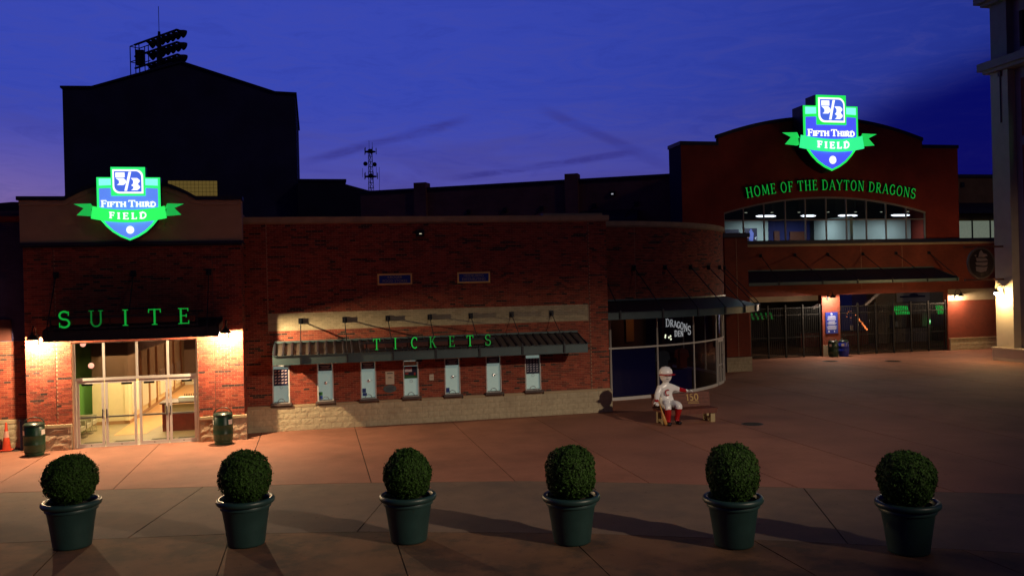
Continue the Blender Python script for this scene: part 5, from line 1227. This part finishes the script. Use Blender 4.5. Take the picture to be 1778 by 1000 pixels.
# round hanging sign
mat('roundel_face', (.018, .006, .006), .5); mat('roundel_ring', (.10, .07, .055), .5); mat('roundel_pale', (.26, .20, .18), .6)
t = thing('round_sign', 'round dark hanging sign with a pale crest between two bracket bars', 'sign', (36.4, 10.0, 5.5))
RY, RX, RZ = 10.0, 36.42, 5.53
m = MB(); m.prism([(RX+p, RZ+q) for p, q in arc(0, 0, .86, .86, 0, 360, 40)[:-1]], RY-.06, RY+.06); m.build('disc', ['roundel_face'], t)
m = MB(); o_, i_ = arc(0, 0, .88, .88, 0, 360, 40), arc(0, 0, .79, .79, 0, 360, 40)
for k in range(40):
    q = [o_[k], o_[k+1], i_[k+1], i_[k]]; m.face([(RX+p, RY-.072, RZ+z) for p, z in q[::-1]]); m.face([(RX+o_[k][0], RY-.072, RZ+o_[k][1]), (RX+o_[k+1][0], RY-.072, RZ+o_[k+1][1]), (RX+o_[k+1][0], RY+.06, RZ+o_[k+1][1]), (RX+o_[k][0], RY+.06, RZ+o_[k][1])])
m.build('ring', ['roundel_ring'], t)
m = MB(); S_ = lambda pts: m.prism([(RX+p, RZ+q) for p, q in pts], RY-.071, RY-.061)
S_([(-.12, .62), (.0, .74), (.14, .55), (.34, .50), (.42, .40), (.18, .36), (-.20, .34)]); S_([(-.36, .30), (.30, .28), (.44, .14), (-.30, .10)]); S_([(-.40, .05), (.42, .06), (.36, -.12), (.1, -.16), (-.34, -.10)]); S_([(-.38, -.18), (.20, -.22), (.40, -.18), (.30, -.44), (-.05, -.52), (-.36, -.42)]); S_([(-.46, .44), (-.32, .48), (-.34, .36)])
m.build('crest', ['roundel_pale'], t)
for z in (6.45, 4.61): m = MB(); m.bar((35.35, RY, z), (38.0, RY, z), .10); m.build('bracket_bar', ['raceway'], t)
# low wing behind the gate wall, right
lw = thing('rear_wing', 'tan rear wing with awning and pale curtained windows beyond the brick gable', 'building', (54, 30, 0))
mat('tan_render', (.34, .20, .085), .9, var=.2, vscale=1); mat('curtain', (.40, .44, .36), .9, var=.1, emit=(.30, .36, .27), estr=.36)
m = MB(); m.box(46, 62, 30, 36, 0, 13.0); m.build('wall', ['tan_render'], lw)
m = MB(); m.box(45.8, 62.2, 29.9, 36.2, 13.005, 13.25); m.build('coping', ['dark_trim'], lw)
for x in (51.6, 53.35, 55.05): m = MB(); m.box(x, x+1.55, 29.90, 29.999, 8.0, 9.4); w = m.build('window', ['curtain'], lw); q = MB(); q.box(x+1.555, x+1.68, 29.86, 29.999, 8.0, 9.4); q.build('mullion', ['dark_steel'], w)
m = MB(); m.mesh_([(50, 28.4, 10.2), (58, 28.4, 10.2), (58, 29.99, 10.9), (50, 29.99, 10.9), (50, 28.4, 9.9), (58, 28.4, 9.9)], [(0,1,2,3), (4,5,1,0)]); m.build('awning', ['dark_trim'], lw)
m = MB(); m.box(52.3, 52.6, 29.9, 29.99, 12.2, 12.6); m.build('vent', ['dark_steel'], lw)

# ------------------------------------------------------------------ dark stadium blocks behind
mw = thing('stadium_rear_wall', 'long dark brick stadium wall rising behind the ticket hall roof', 'building', (12, 27, 0))
wa, wb = Vector((3.4, 31.6)), Vector((24.74, 20.40)); wd = (wb-wa).normalized(); wn = Vector((wd.y, -wd.x))
wlen = (wb-wa).length
def along(s, d, z): p = wa+wd*s+wn*d; return (p.x, p.y, z)
def wbox(mb, s0, s1, d0, d1, z0, z1):
    mb.mesh_([along(s0, d1, z0), along(s1, d1, z0), along(s1, d0, z0), along(s0, d0, z0), along(s0, d1, z1), along(s1, d1, z1), along(s1, d0, z1), along(s0, d0, z1)], [(0,1,5,4), (1,2,6,5), (3,0,4,7), (4,5,6,7), (3,2,1,0), (2,3,7,6)])
m = MB(); wbox(m, 0, wlen, -.5, 0, 0, 11.8); m.build('wall', ['stadium_brick'], mw)
m = MB(); wbox(m, 0, wlen, -.6, .1, 11.805, 12.0); m.build('coping', ['dark_trim'], mw)
for s0 in (4.2, 15.0): m = MB(); wbox(m, s0, s0+.9, -.62, .30, 0, 12.35); m.build('pilaster', ['stadium_brick'], mw)
m = MB(); s0 = 17.3; m.mesh_([along(s0-2.2, 1.5, 9.1), along(s0+2.6, 1.5, 9.1), along(s0+2.6, .02, 9.8), along(s0-2.2, .02, 9.8), along(s0-2.2, 1.5, 8.8), along(s0+2.6, 1.5, 8.8)], [(0,1,2,3), (4,5,1,0)]); m.build('awning', ['dark_trim'], mw)
for s0 in (8, 10.6, 13.2, 16.8, 19.6): m = MB(); wbox(m, s0, s0+.25, .001, .12, 10.0, 10.3); m.tube([along(s0+.1, .1, 10.1), along(s0-.5, 1.3, 9.2)], .03, 5); m.build('rod_anchor', ['dark_steel'], mw)
emit('tiny_light', (.6, .62, .7), .55)
t = thing('wall_pack_light', 'small square light on the dark stadium wall near the gable', 'wall light', along(18.1, 0, 11)); m = MB(); wbox(m, 18.0, 18.35, .001, .15, 10.75, 11.05); m.build('housing', ['lamp_black'], t); m = MB(); wbox(m, 18.1, 18.24, .151, .16, 10.82, 10.90); m.build('lens', ['tiny_light'], t)
t = thing('stadium_low_block', 'flat dark block with a stepped roof between tower and radio mast', 'building', (1.5, 42, 0))
m = MB(); m.box(-1.1, 2.7, 40, 50, 0, 13.75); m.prism([(2.702, 0), (4.6, 0), (4.6, 13.02), (2.702, 13.55)], 40, 50); m.build('wall', ['far_dark'], t)
m = MB(); m.box(-1.1, 2.75, 39.9, 50, 13.752, 13.95); m.build('coping', ['dark_trim'], t)
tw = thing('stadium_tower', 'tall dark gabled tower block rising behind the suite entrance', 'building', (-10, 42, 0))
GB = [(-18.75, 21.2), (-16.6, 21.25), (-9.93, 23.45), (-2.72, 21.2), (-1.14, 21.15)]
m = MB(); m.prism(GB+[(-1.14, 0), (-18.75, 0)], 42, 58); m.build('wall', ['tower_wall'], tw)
m = MB(); m.prism([(x+d, z+.16) for (x, z), d in zip(GB, (-.12, 0, 0, 0, .12))]+[(x+d, z+.006) for (x, z), d in list(zip(GB, (-.12, 0, 0, 0, .12)))[::-1]], 41.8, 58.2); m.build('roof_edge', ['dark_trim'], tw)
mat('block_glass', (.30, .22, .06), .4, var=.25, vscale=2, emit=(.30, .20, .045), estr=.32)
m = MB(); m.box(-11.2, -7.38, 41.90, 41.999, 12.2, 14.05); m.build('glass_block_frame', ['dark_trim'], tw)
for r in range(6):
    for k in range(13):
        m = MB(); x = -11.15+k*.288; z = 12.25+r*.298; m.box(x, x+.262, 41.86, 41.899, z, z+.272); m.build('glass_block', ['block_glass'], tw)
# stadium light bank
lb = thing('stadium_light_bank', 'bank of dark stadium floodlights above the gabled tower roof', 'floodlights', (-13, 60, 0))
ax = Vector((-.64, .77, 0)); fa = Vector((.77, .64, -.30)).normalized(); c0 = Vector((-14.4, 60, 29.4))
m = MB(); m.tube([(c0.x, c0.y, 0), (c0.x, c0.y, c0.z-1.2), (c0.x, c0.y, c0.z+1.7)], [.5, .3, .12], 10); m.build('mast', ['far_dark'], lb)
for j in range(3):
    z = -1.15+j*1.2; m = MB(); a = c0+ax*4.6+Vector((0, 0, z)); b = c0-ax*3.2+Vector((0, 0, z)); m.bar(a, b, .16); arm = m.build('crossarm', ['far_dark'], lb)
    for k in range(7):
        p = c0+ax*(2.4-k*.92)+Vector((0, 0, z))+fa*.35
        T = fa.to_track_quat('Z', 'Y').to_matrix()
        m = MB(); m.lathe([(.001, -.35), (.12, -.33), (.16, -.05), (.34, .28), (.42, .52), (.40, .52), (.3, .28), (.001, .1)], 14); m.v = [tuple(p+T@Vector(v)) for v in m.v]; m.build('floodlight', ['far_dark'], lb, smooth=True)
m = MB(); q = lambda s, d, z: c0+ax*s+Vector((ax.y, -ax.x, 0))*d+Vector((0, 0, z))
for s_ in (4.6, 3.6, 2.9):
    for d in (-.5, .5): m.bar(q(s_, d, -2.0), q(s_, d, 1.0), .08)
for z in (-2.0, -.6, 1.0):
    for d in (-.5, .5): m.bar(q(4.6, d, z), q(2.6, d, z), .07)
    m.bar(q(4.6, -.5, z), q(4.6, .5, z), .07)
m.build('service_cage', ['far_dark'], lb)
m = MB(); a = q(3.6, 0, -1.0); m.box(a.x-.4, a.x+.4, a.y-.3, a.y+.3, a.z, a.z+1.5); m.build('ballast_box', ['far_dark'], lb)
m = MB(); m.bar(q(4.6, -.6, -2.05), q(-3.2, -.6, -2.05), .09); m.bar(q(4.6, .5, -2.05), q(-3.2, .5, -2.05), .3, h=.06); m.build('walkway', ['far_dark'], lb)
m = MB(); m.tube([(c0.x, c0.y, c0.z+1.5), (c0.x, c0.y, c0.z+4.2)], .03, 5); m.build('aerial', ['far_dark'], lb)
# radio mast
rm = thing('radio_mast', 'slim lattice radio mast with antennas far behind the stadium', 'mast', (21.9, 300, 0))
mx_, my_ = 21.9, 300.; m = MB()
legs = [(-.9, -.9), (.9, -.9), (0, .9)]
def leg_at(i, z): k = 1.9-z/60*1.15; return (mx_+legs[i][0]*k, my_+legs[i][1]*k, z)
for i in range(3): m.bar(leg_at(i, 0), leg_at(i, 58.5), .20)
m.build('legs', ['far_dark'], rm)
m = MB()
for z in np.arange(30, 58, 2.0):
    for i in range(3): m.bar(leg_at(i, z), leg_at((i+1) % 3, z+2), .11); m.bar(leg_at(i, z), leg_at((i+1) % 3, z), .14)
m.build('lattice', ['far_dark'], rm)
for z, w, n in ((57.6, 2.3, 5), (48.2, 2.6, 5)):
    m = MB(); m.lathe([(w*.9, z), (w*.9, z+.3), (w*.4, z+.3), (w*.4, z)], 12, (mx_, my_, 0))
    for k in range(n): a = 2*math.pi*k/n; m.bar((mx_+w*math.cos(a), my_+w*math.sin(a), z-.8), (mx_+w*math.cos(a), my_+w*math.sin(a), z+1.6), .28)
    m.ball((mx_, my_, z+.4), .9, 10); m.build('antenna_ring', ['far_dark'], rm)
for dx, z in ((-1.9, 53.0), (1.5, 52.8)): m = MB(); m.ball((mx_+dx, my_-1.2, z), .85, 12, sc=(1, .5, 1)); m.build('dish', ['far_dark'], rm)
for dx, z0, z1 in ((-.3, 58.5, 62), (.9, 58.5, 61.4), (2.2, 48, 52.5), (3.3, 46, 52), (-3.0, 48, 51.5), (3.2, 40, 46)): m = MB(); m.bar((mx_+dx, my_, z0), (mx_+dx, my_, z1), .13); m.build('whip_aerial', ['far_dark'], rm)

# ------------------------------------------------------------------ wing at the left edge
ew = thing('side_wing', 'brick wing with stone base and dark upper wall behind the orange cone', 'building', (-12, -.3, 0))
m = MB(); m.box(-20, -9.0, -.3, 0, .0, 3.47); m.build('wall', ['mortar'], ew)
brickwork(ew, flat(-.3), -11.2, -9.0, .96, 3.46, (), 300, (-9.7, 2.0))
m = MB(); m.box(-20, -9.0, -.40, -.301, 0, .80); m.build('stone_core', ['stone_joint'], ew)
stonework(ew, flat(-.40), -11.2, -9.0, 0, .82, seed=51)
m = MB(); m.box(-20, -9.0, -.42, -.302, .825, .93); m.build('sill_course', ['cap_stone'], ew)
m = MB(); m.box(-20, -9.62, -.36, -.301, 3.49, 4.18); m.build('lintel', ['raceway'], ew)  # dark colour stands in for shade on a tan lintel
m = MB(); m.box(-20, -9.0, -.29, 8, 3.475, 7.35); m.box(-20, -9.0, -.3, 8, 7.54, 7.72); m.build('upper_wall', ['navy_shade_brick'], ew)
m = MB(); m.box(-20, -8.99, -.34, .3, 7.352, 7.538); m.build('red_band', ['brick_deep'], ew)
m = MB(); m.mesh_([(-20, -.1, 7.05), (-9.6, -.1, 8.02), (-9.0, -.1, 8.02), (-9.0, 8, 8.02), (-9.6, 8, 8.02), (-20, 8, 7.05), (-20, -.1, 7.6), (-9.0, -.1, 7.6)], [(6, 7, 2, 1, 0), (0, 1, 4, 5), (1, 2, 3, 4)]); m.build('roof', ['dark_trim'], ew)

# ------------------------------------------------------------------ potted boxwoods
mat('pot_green', (.016, .046, .043), .42, var=.10, vscale=5, bump=.06, bscale=25)
mat('soil', (.035, .020, .014), .95, bump=.8, bscale=40)
mat('leaf_dark', (.029, .074, .009), .7, spec=.25, island=.55, var=.15, vscale=8)
mat('blocking_core', (.012, .022, .007), .9)
mat('bark', (.05, .035, .025), .9)
def foliage(seed, rx, rz, zc, power, taper, n=15000):
    rng = np.random.default_rng(seed)
    u = rng.uniform(-1, 1, n); a = rng.uniform(0, 2*np.pi, n)
    s = np.sqrt(1-u*u); d = np.stack([s*np.cos(a), s*np.sin(a), u], 1)
    nrm = (np.abs(d[:, 0])**2+np.abs(d[:, 1])**2)**(power/2)+np.abs(d[:, 2])**power
    k = nrm**(-1/power)
    p = d*k[:, None]; w = 1-taper*p[:, 2]
    clump = np.array([mnoise.noise(Vector((x*7+seed, y*7, z*7))) for x, y, z in p])
    big = np.array([mnoise.noise(Vector((x*1.7+seed*3, y*1.7, z*1.7))) for x, y, z in p])
    r = (1+  .085*clump+.06*big-.10*rng.random(n)**3+.035*(rng.random(n) < .06)+.08*(rng.random(n) < .006))
    p = p*r[:, None]; p[:, 0] *= rx*w; p[:, 1] *= rx*w; p[:, 2] = p[:, 2]*rz+zc
    out = d/np.linalg.norm(d, axis=1)[:, None]
    t = rng.normal(size=(n, 3)); t -= (t*out).sum(1)[:, None]*out*rng.uniform(.2, 1, n)[:, None]; t /= np.linalg.norm(t, axis=1)[:, None]
    b = np.cross(out+rng.normal(size=(n, 3))*.55, t); b /= np.linalg.norm(b, axis=1)[:, None]
    L = rng.uniform(.013, .025, n)[:, None]; B = L*.62
    v = np.stack([p-t*L, p+b*B, p+t*L, p-b*B], 1).reshape(-1, 3)
    f = np.arange(4*n).reshape(n, 4)
    return v, f
PG_ = 'potted boxwoods standing in a row across the plaza'
def planter(i, x, y, label, rx, rz, power, taper, zbase=.80, lean=0.):
    t = thing('potted_boxwood', label, 'potted shrub', (x, y, 0), PG_, rz=i*1.1)
    pot = [(.0005, .004), (.325, .004), (.345, .02), (.350, .05), (.40, .42), (.445, .70), (.452, .715), (.475, .72), (.480, .745), (.472, .775), (.485, .785), (.53, .80), (.548, .835), (.545, .875), (.525, .90), (.485, .905), (.462, .885), (.455, .80)]
    m = MB(); m.lathe(pot, 44); o = m.build('pot', ['pot_green'], t, local=True); smooth_by_angle(o, 50)
    m = MB(); m.lathe([(.001, .80), (.25, .79), (.458, .77)], 28); m.build('soil', ['soil'], t, smooth=True, local=True)
    zc = zbase+rz*.98
    m = MB(); m.tube([(0, 0, .75), (.02, .01, .95), (0, 0, zc)], [.05, .04, .03], 7); m.build('trunk', ['bark'], t, local=True)
    v, f = foliage(11+i*7, rx, rz, zc, power, taper)
    rng = random.Random(i)
    core = MB(); core.ball((0, 0, 0), 1, 18)  # dark solid core, added inside the leaves to block light
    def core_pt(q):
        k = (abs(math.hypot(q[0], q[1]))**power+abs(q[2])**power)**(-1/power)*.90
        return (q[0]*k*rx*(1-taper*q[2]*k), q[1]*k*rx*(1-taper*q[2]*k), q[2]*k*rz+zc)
    me = bpy.data.meshes.new('foliage'); nv = len(v)
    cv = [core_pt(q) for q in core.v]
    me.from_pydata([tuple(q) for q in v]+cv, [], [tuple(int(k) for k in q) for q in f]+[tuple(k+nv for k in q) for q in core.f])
    me.materials.append(MATS['leaf_dark']); me.materials.append(MATS['blocking_core'])
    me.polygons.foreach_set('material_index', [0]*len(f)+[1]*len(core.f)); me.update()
    o = bpy.data.objects.new('foliage', me); COL.objects.link(o); o.parent = t; o.rotation_euler = (lean, 0, 0)
planter(0, -4.70, -13.02, 'round potted boxwood in front of the suite glass doors and outer pier', .485, .475, 2.0, -.02, .84)
planter(1, -1.39, -13.92, 'ball shaped potted boxwood between the suite bin and the ticket hall', .48, .485, 2.15, -.01, .83)
planter(2, 1.66, -14.65, 'egg shaped potted boxwood narrowing to its top before the ticket windows', .45, .48, 2.0, .13, .82)
planter(3, 4.62, -15.69, 'upright squarish potted boxwood standing before the plain end of the ticket hall', .455, .49, 2.6, -.01, .82)
planter(4, 7.38, -16.78, 'tall drum shaped potted boxwood in line with the wooden bench', .465, .51, 2.5, .01, .82)
planter(5, 10.07, -18.05, 'wide dark potted boxwood at the shadowed end of the row', .475, .475, 2.2, -.02, .83, lean=.05)

# ------------------------------------------------------------------ bins and cone
mat('bin_green', (.006, .046, .021), .38, var=.08); mat('bin_blue', (.010, .025, .33), .38, var=.08); mat('bin_lid', (.012, .030, .022), .35); mat('bin_navy', (.008, .014, .06), .5)
mat('cone_orange', (.62, .06, .022), .55, var=.1); mat('cone_band', (.60, .32, .26), .4)
def barrel(label, x, y, body, lid=True, rz=0., group='barrel bins on the plaza', stick='paper_white', s=1.):
    t = thing('barrel_bin', label, 'bin', (x, y, 0), group, rz=rz)
    prof = [(.001, .003), (.265, .003), (.275, .03), (.27, .10), (.30, .13), (.305, .32), (.312, .34), (.312, .36), (.305, .38), (.305, .60), (.312, .62), (.312, .64), (.305, .66), (.30, .86), (.275, .895), (.272, .93)]
    m = MB(); m.lathe([(r*s, z*s) for r, z in prof], 36); o = m.build('barrel', [body], t, local=True); smooth_by_angle(o, 40)
    for a in (200, 330):
        m = MB(); m.lathe([(.307*s, .63*s), (.309*s, .63*s), (.309*s, .80*s), (.307*s, .80*s)], 5, a0=a-16, a1=a+16); m.build('sticker', [stick], t, local=True)
    if lid:
        m = MB(); m.lathe([(.285, .90), (.305, .91), (.305, .96), (.26, 1.01), (.17, 1.03), (.165, .99), (.001, .95)], 32); o = m.build('lid', ['bin_lid'], t, local=True); smooth_by_angle(o, 40)
        m = MB(); m.tube([(.27*math.cos(R(a)), 0, 1.0+.17*math.sin(R(a))) for a in range(0, 181, 15)], .016, 6); m.build('handle', ['bin_lid'], t, local=True, smooth=True)
    return t
barrel('green barrel bin with arched lid handle next to the orange cone', -8.55, -1.95, 'bin_green', rz=.2)
barrel('green barrel bin with arched lid handle by the pier nearest the ticket windows', -2.98, -1.97, 'bin_green', rz=-.1)
barrel('green barrel bin beside a blue barrel at the gate pier', 31.55, 16.9, 'bin_green', rz=.1, s=1.02)
barrel('blue barrel bin standing next to the green one at the gate pier', 32.28, 16.9, 'bin_blue', rz=.5, s=1.02)
t = thing('utility_box', 'narrow navy box half hidden behind the green bin by the cone', 'box', (-9.12, -.62, 0))
m = MB(); m.box(-9.30, -8.97, -.78, -.46, .001, .92); m.build('body', ['bin_navy'], t); m = MB(); m.box(-9.32, -8.955, -.80, -.44, .922, .96); m.build('lid', ['dark_trim'], t)
t = thing('traffic_cone', 'faded orange traffic cone with a pale band against the brick wing', 'cone', (-9.74, -.66, 0))
m = MB(); m.box(-9.92, -9.56, -.84, -.48, .001, .03); m.build('base', ['cone_orange'], t)
m = MB(); m.lathe([(.135, .031), (.085, .42)], 24, (-9.74, -.66, 0)); m.build('body', ['cone_orange'], t, smooth=True)
m = MB(); m.lathe([(.055, .62), (.025, .88), (.02, .90), (.001, .90)], 24, (-9.74, -.66, 0)); m.build('tip', ['cone_orange'], t, smooth=True)
m = MB(); m.lathe([(.086, .42), (.056, .62)], 24, (-9.74, -.66, 0)); m.build('band', ['cone_band'], t, smooth=True)
m = MB()
tag_o = thing('spray_bottle', 'small white bottle standing on the lid ledge between the gate bins', 'bottle', (32.02, 17.25, 1.05)); m.lathe([(.001, 0), (.07, 0), (.07, .2), (.03, .27), (.03, .36), (.001, .36)], 12, (32.02, 17.3, .705)); m.build('body', ['paper_white'], tag_o)

# ------------------------------------------------------------------ bench and statue
mat('bench_wood', (.13, .030, .015), .65, var=.25, vscale=12); mat('bench_cream', (.42, .33, .17), .6, var=.1); mat('gold_print', (.42, .24, .04), .5)
be = thing('bench', 'dark stained wooden bench with gold number 150 on cream legs', 'bench', (12.4, -3.3, 0))
for k in range(4): m = MB(); m.box(11.35, 13.52, -3.74+k*.145, -3.74+k*.145+.137, .44, .49); m.build('seat_slat', ['bench_wood'], be)
for k in range(4): m = MB(); z = .50+k*.122; y = -3.14+k*.02; m.mesh_([(11.35, y, z), (13.52, y, z), (13.52, y+.02, z+.116), (11.35, y+.02, z+.116), (11.35, y+.045, z), (13.52, y+.045, z), (13.52, y+.065, z+.116), (11.35, y+.065, z+.116)], [(0,1,2,3), (7,6,5,4), (0,4,5,1), (1,5,6,2), (2,6,7,3), (3,7,4,0)]); m.build('back_slat', ['bench_wood'], be)
m = MB(); m.box(11.4, 13.47, -3.765, -3.742, .32, .475); m.build('apron', ['bench_wood'], be)
for x in (11.5, 13.26): m = MB(); m.box(x, x+.16, -3.70, -3.56, 0.001, .438); m.box(x, x+.16, -3.24, -3.09, 0.001, .438); m.box(x+.02, x+.14, -3.558, -3.242, .06, .16); m.build('leg', ['bench_cream'], be)
for x in (11.6, 13.2): m = MB(); m.bar((x, -3.05, .40), (x, -2.985, .96), .06); m.build('back_post', ['bench_cream'], be)
m = MB(); pl = lambda x, z, d: (x, -3.147+(z-.5)*.164-d, z); x = 12.62
for ch in '150': w = glyph(m, ch, x, .70, .22, .045, pl, 0, .006); x += w+.02
for k in range(2): m.mesh_([pl(12.70-.02*k, .645-.05*k, .004), pl(13.08+.02*k, .645-.05*k, .004), pl(13.08+.02*k, .665-.05*k, .004), pl(12.70-.02*k, .665-.05*k, .004)], [(0, 1, 2, 3)])
m.build('lettering', ['gold_print'], be)

mat('statue_white', (.86, .87, .87), .2); mat('statue_red', (.42, .012, .015), .22); mat('statue_black', (.012, .012, .016), .2); mat('bat_wood', (.52, .27, .07), .35)
st = thing('seated_statue', 'glossy white statue of a seated ballplayer with red socks holding a bat', 'statue', (11.78, -3.4, 0))
def skin(nodes, edges, levels=2, root=0):
    me = bpy.data.meshes.new('body'); me.from_pydata([n[:3] for n in nodes], edges, [])
    o = bpy.data.objects.new('body', me); COL.objects.link(o)
    o.modifiers.new('skin', 'SKIN'); sv = me.skin_vertices[0].data
    for i, n in enumerate(nodes): sv[i].radius = (n[3]*1.12, (n[4] if len(n) > 4 else n[3])*1.12); sv[i].use_root = i == root
    s = o.modifiers.new('smooth', 'SUBSURF'); s.levels = levels; s.render_levels = levels
    bpy.context.view_layer.update()
    r = bpy.data.meshes.new_from_object(o.evaluated_get(bpy.context.evaluated_depsgraph_get())); bpy.data.objects.remove(o)
    return r
NX, NY = 11.80, -3.30
nodes = [(NX, NY, .66, .22, .17), (NX, NY+.02, .86, .22, .165), (NX, NY+.03, 1.08, .245, .17), (NX, NY+.02, 1.25, .20, .14), (NX, NY, 1.37, .10), (NX-.01, NY-.03, 1.47, .10),
 # legs
 (NX-.12, NY-.10, .64, .15), (NX-.17, NY-.40, .68, .135), (NX-.18, NY-.55, .64, .120), (NX-.17, NY-.54, .40, .105), (NX-.17, NY-.52, .13, .075), (NX-.18, NY-.58, .07, .075), (NX-.20, NY-.76, .055, .065),
 (NX+.14, NY-.10, .64, .15), (NX+.22, NY-.38, .68, .135), (NX+.25, NY-.52, .64, .120), (NX+.22, NY-.44, .40, .105), (NX+.20, NY-.38, .13, .075), (NX+.21, NY-.44, .07, .075), (NX+.26, NY-.61, .055, .065),
 # arms: one down to the bat, one out along the bench back
 (NX-.22, NY+.0, 1.22, .115), (NX-.37, NY-.08, .98, .09), (NX-.49, NY-.34, .80, .062), (NX-.53, NY-.43, .775, .060, .05),
 (NX+.22, NY+.01, 1.22, .115), (NX+.50, NY+.08, 1.12, .09), (NX+.78, NY+.16, 1.06, .062), (NX+.90, NY+.16, 1.05, .062, .045)]
edges = [(0,1),(1,2),(2,3),(3,4),(4,5),(0,6),(6,7),(7,8),(8,9),(9,10),(10,11),(11,12),(0,13),(13,14),(14,15),(15,16),(16,17),(17,18),(18,19),(3,20),(20,21),(21,22),(22,23),(3,24),(24,25),(25,26),(26,27)]
bodym = skin(nodes, edges)
m = MB(); m.v = [tuple(v.co) for v in bodym.vertices]; m.f = [tuple(p.vertices) for p in bodym.polygons]; m.m = [0]*len(m.f)
# hands: five bent fingers each
def hand(c, d, up, sgn):
    c, d, up = Vector(c), Vector(d).normalized(), Vector(up).normalized(); sd_ = d.cross(up)
    for k, ln in enumerate((.105, .12, .115, .095)):
        b = c+sd_*(-.045+.03*k)+d*.03; m.tube([b, b+d*ln*.45+up*.012, b+d*ln*.8-up*.012, b+d*ln-up*.05], [.021, .020, .018, .013], 7)
    b = c-sd_*.045*sgn; m.tube([b, b-sd_*.05*sgn+d*.03, b-sd_*.065*sgn+d*.08-up*.02], [.022, .020, .014], 7)
hand((NX+.90, NY+.15, 1.055), (1, -.15, .02), (0, 0, 1), 1); hand((NX-.53, NY-.43, .785), (-.15, -.8, -.35), (0, -.3, 1), -1)
# head
hc = Vector((NX-.02, NY-.05, 1.65))
m.ball(hc, .225, 24, sc=(.92, 1.0, 1.12)); m.ball(hc+Vector((-.02, -.23, -.02)), .038, 10, sc=(.8, 1, 1)); m.ball(hc+Vector((-.005, -.08, -.13)), .10, 14, sc=(1, .9, .7))
for q in (-1, 1): m.ball(hc+Vector((q*.208, .0, -.01)), .042, 10, sc=(.45, .8, 1.1))
for i, f in enumerate(m.f):
    c = sum((Vector(m.v[k]) for k in f), Vector())/len(f)
    if i >= len(bodym.polygons): continue
    if c.z < .125: m.m[i] = 2
    elif c.z < .555 and c.y < NY-.30 and c.x > NX-.4: m.m[i] = 1
    elif c.x > NX+.50 and c.x < NX+.80: m.m[i] = 1
    elif c.x < NX-.43 and c.z > .80 and c.z < .875: m.m[i] = 1
m.build('body', ['statue_white', 'statue_red', 'statue_black'], st, smooth=True)
m = MB(); m.lathe([(.232, .0), (.237, .05), (.212, .15), (.135, .235), (.001, .262)], 24, (hc.x, hc.y, hc.z+.05)); cap = m.build('cap', ['statue_white'], st, smooth=True)
m = MB(); n = 14
for i in range(n):
    a, b = R(200+140*i/n), R(200+140*(i+1)/n); P = lambda t_, r, z: (hc.x+r*math.cos(t_)*(1 if r < .3 else .92), hc.y+r*math.sin(t_), hc.z+z)
    m.face([P(a, .235, .068), P(b, .235, .068), P(b, .36, .035), P(a, .36, .035)]); m.face([P(a, .36, .022), P(b, .36, .022), P(b, .235, .05), P(a, .235, .05)]); m.face([P(a, .36, .035), P(b, .36, .035), P(b, .36, .022), P(a, .36, .022)])
m.build('brim', ['statue_red'], cap, smooth=False)
m = MB()
for q in (-1, 1): m.ball(hc+Vector((q*.065-.015, -.212, .01)), .024, 8, sc=(1, .5, 1))
m.tube([hc+Vector((-.07, -.205, -.095)), hc+Vector((-.02, -.217, -.11)), hc+Vector((.04, -.212, -.095))], .007, 5); m.build('face', ['statue_black'], st, smooth=True)
m = MB(); stroke(m, arc(NX-.02, 1.07, .075, .095, 50, 310, 16), .032, front(NY-.175), 0, .02); o = m.build('chest_emblem', ['statue_red'], st)
bt = thing('baseball_bat', 'wooden baseball bat held upright by the seated statue', 'bat', (NX-.5, NY-.5, 0))
m = MB(); a, b = Vector((NX-.50, NY-.53, .83)), Vector((NX-.30, NY-.66, .035)); m.tube([a, a+(b-a)*.03, a+(b-a)*.05, a+(b-a)*.45, a+(b-a)*.70, a+(b-a)*.95, b], [.032, .032, .018, .026, .050, .055, .03], 12); m.build('shaft', ['bat_wood'], bt, smooth=True)

# ------------------------------------------------------------------ plaza floodlight on its pole, outside the picture
sl_ = thing('street_lamp', 'tall plaza floodlight pole beyond the picture edge', 'street lamp', (23.5, -39, 0))
m = MB(); m.tube([(23.5, -39, 0), (23.5, -39, 14.4)], [.14, .08], 12); m.build('pole', ['dark_steel'], sl_)
m = MB(); m.box(23.2, 23.8, -39.15, -38.7, 14.4, 14.75); m.build('lamp_head', ['dark_steel'], sl_)
FL = Vector((23.5, -38.4, 14.5))
fl = lamp('flood_beam', 'SPOT', FL, 23500, (1, .80, .60), sl_, .25, spot_size=R(76), spot_blend=1.0)
aim = (Vector((4.5, -8.0, 0))-FL)
fl.rotation_euler = aim.to_track_quat('-Z', 'Y').to_euler(); fl.scale = (1, .22, 1)

sl2 = thing('street_lamp', 'second tall floodlight pole added beyond the picture edge to brighten the gates', 'street lamp', (30, -31, 0))
m = MB(); m.tube([(30, -31, 0), (30, -31, 12.4)], [.14, .08], 12); m.build('pole', ['dark_steel'], sl2)
m = MB(); m.box(29.7, 30.3, -31.15, -30.7, 12.4, 12.75); m.build('lamp_head', ['dark_steel'], sl2)
F2 = Vector((30, -30.4, 12.5))
f2 = lamp('flood_beam', 'SPOT', F2, 4800, (1, .72, .48), sl2, .25, spot_size=R(62), spot_blend=1.0)  # unseen second flood, added to brighten the gate end
f2.rotation_euler = (Vector((34, 16, 1.0))-F2).to_track_quat('-Z', 'Y').to_euler(); f2.scale = (1, .34, 1)
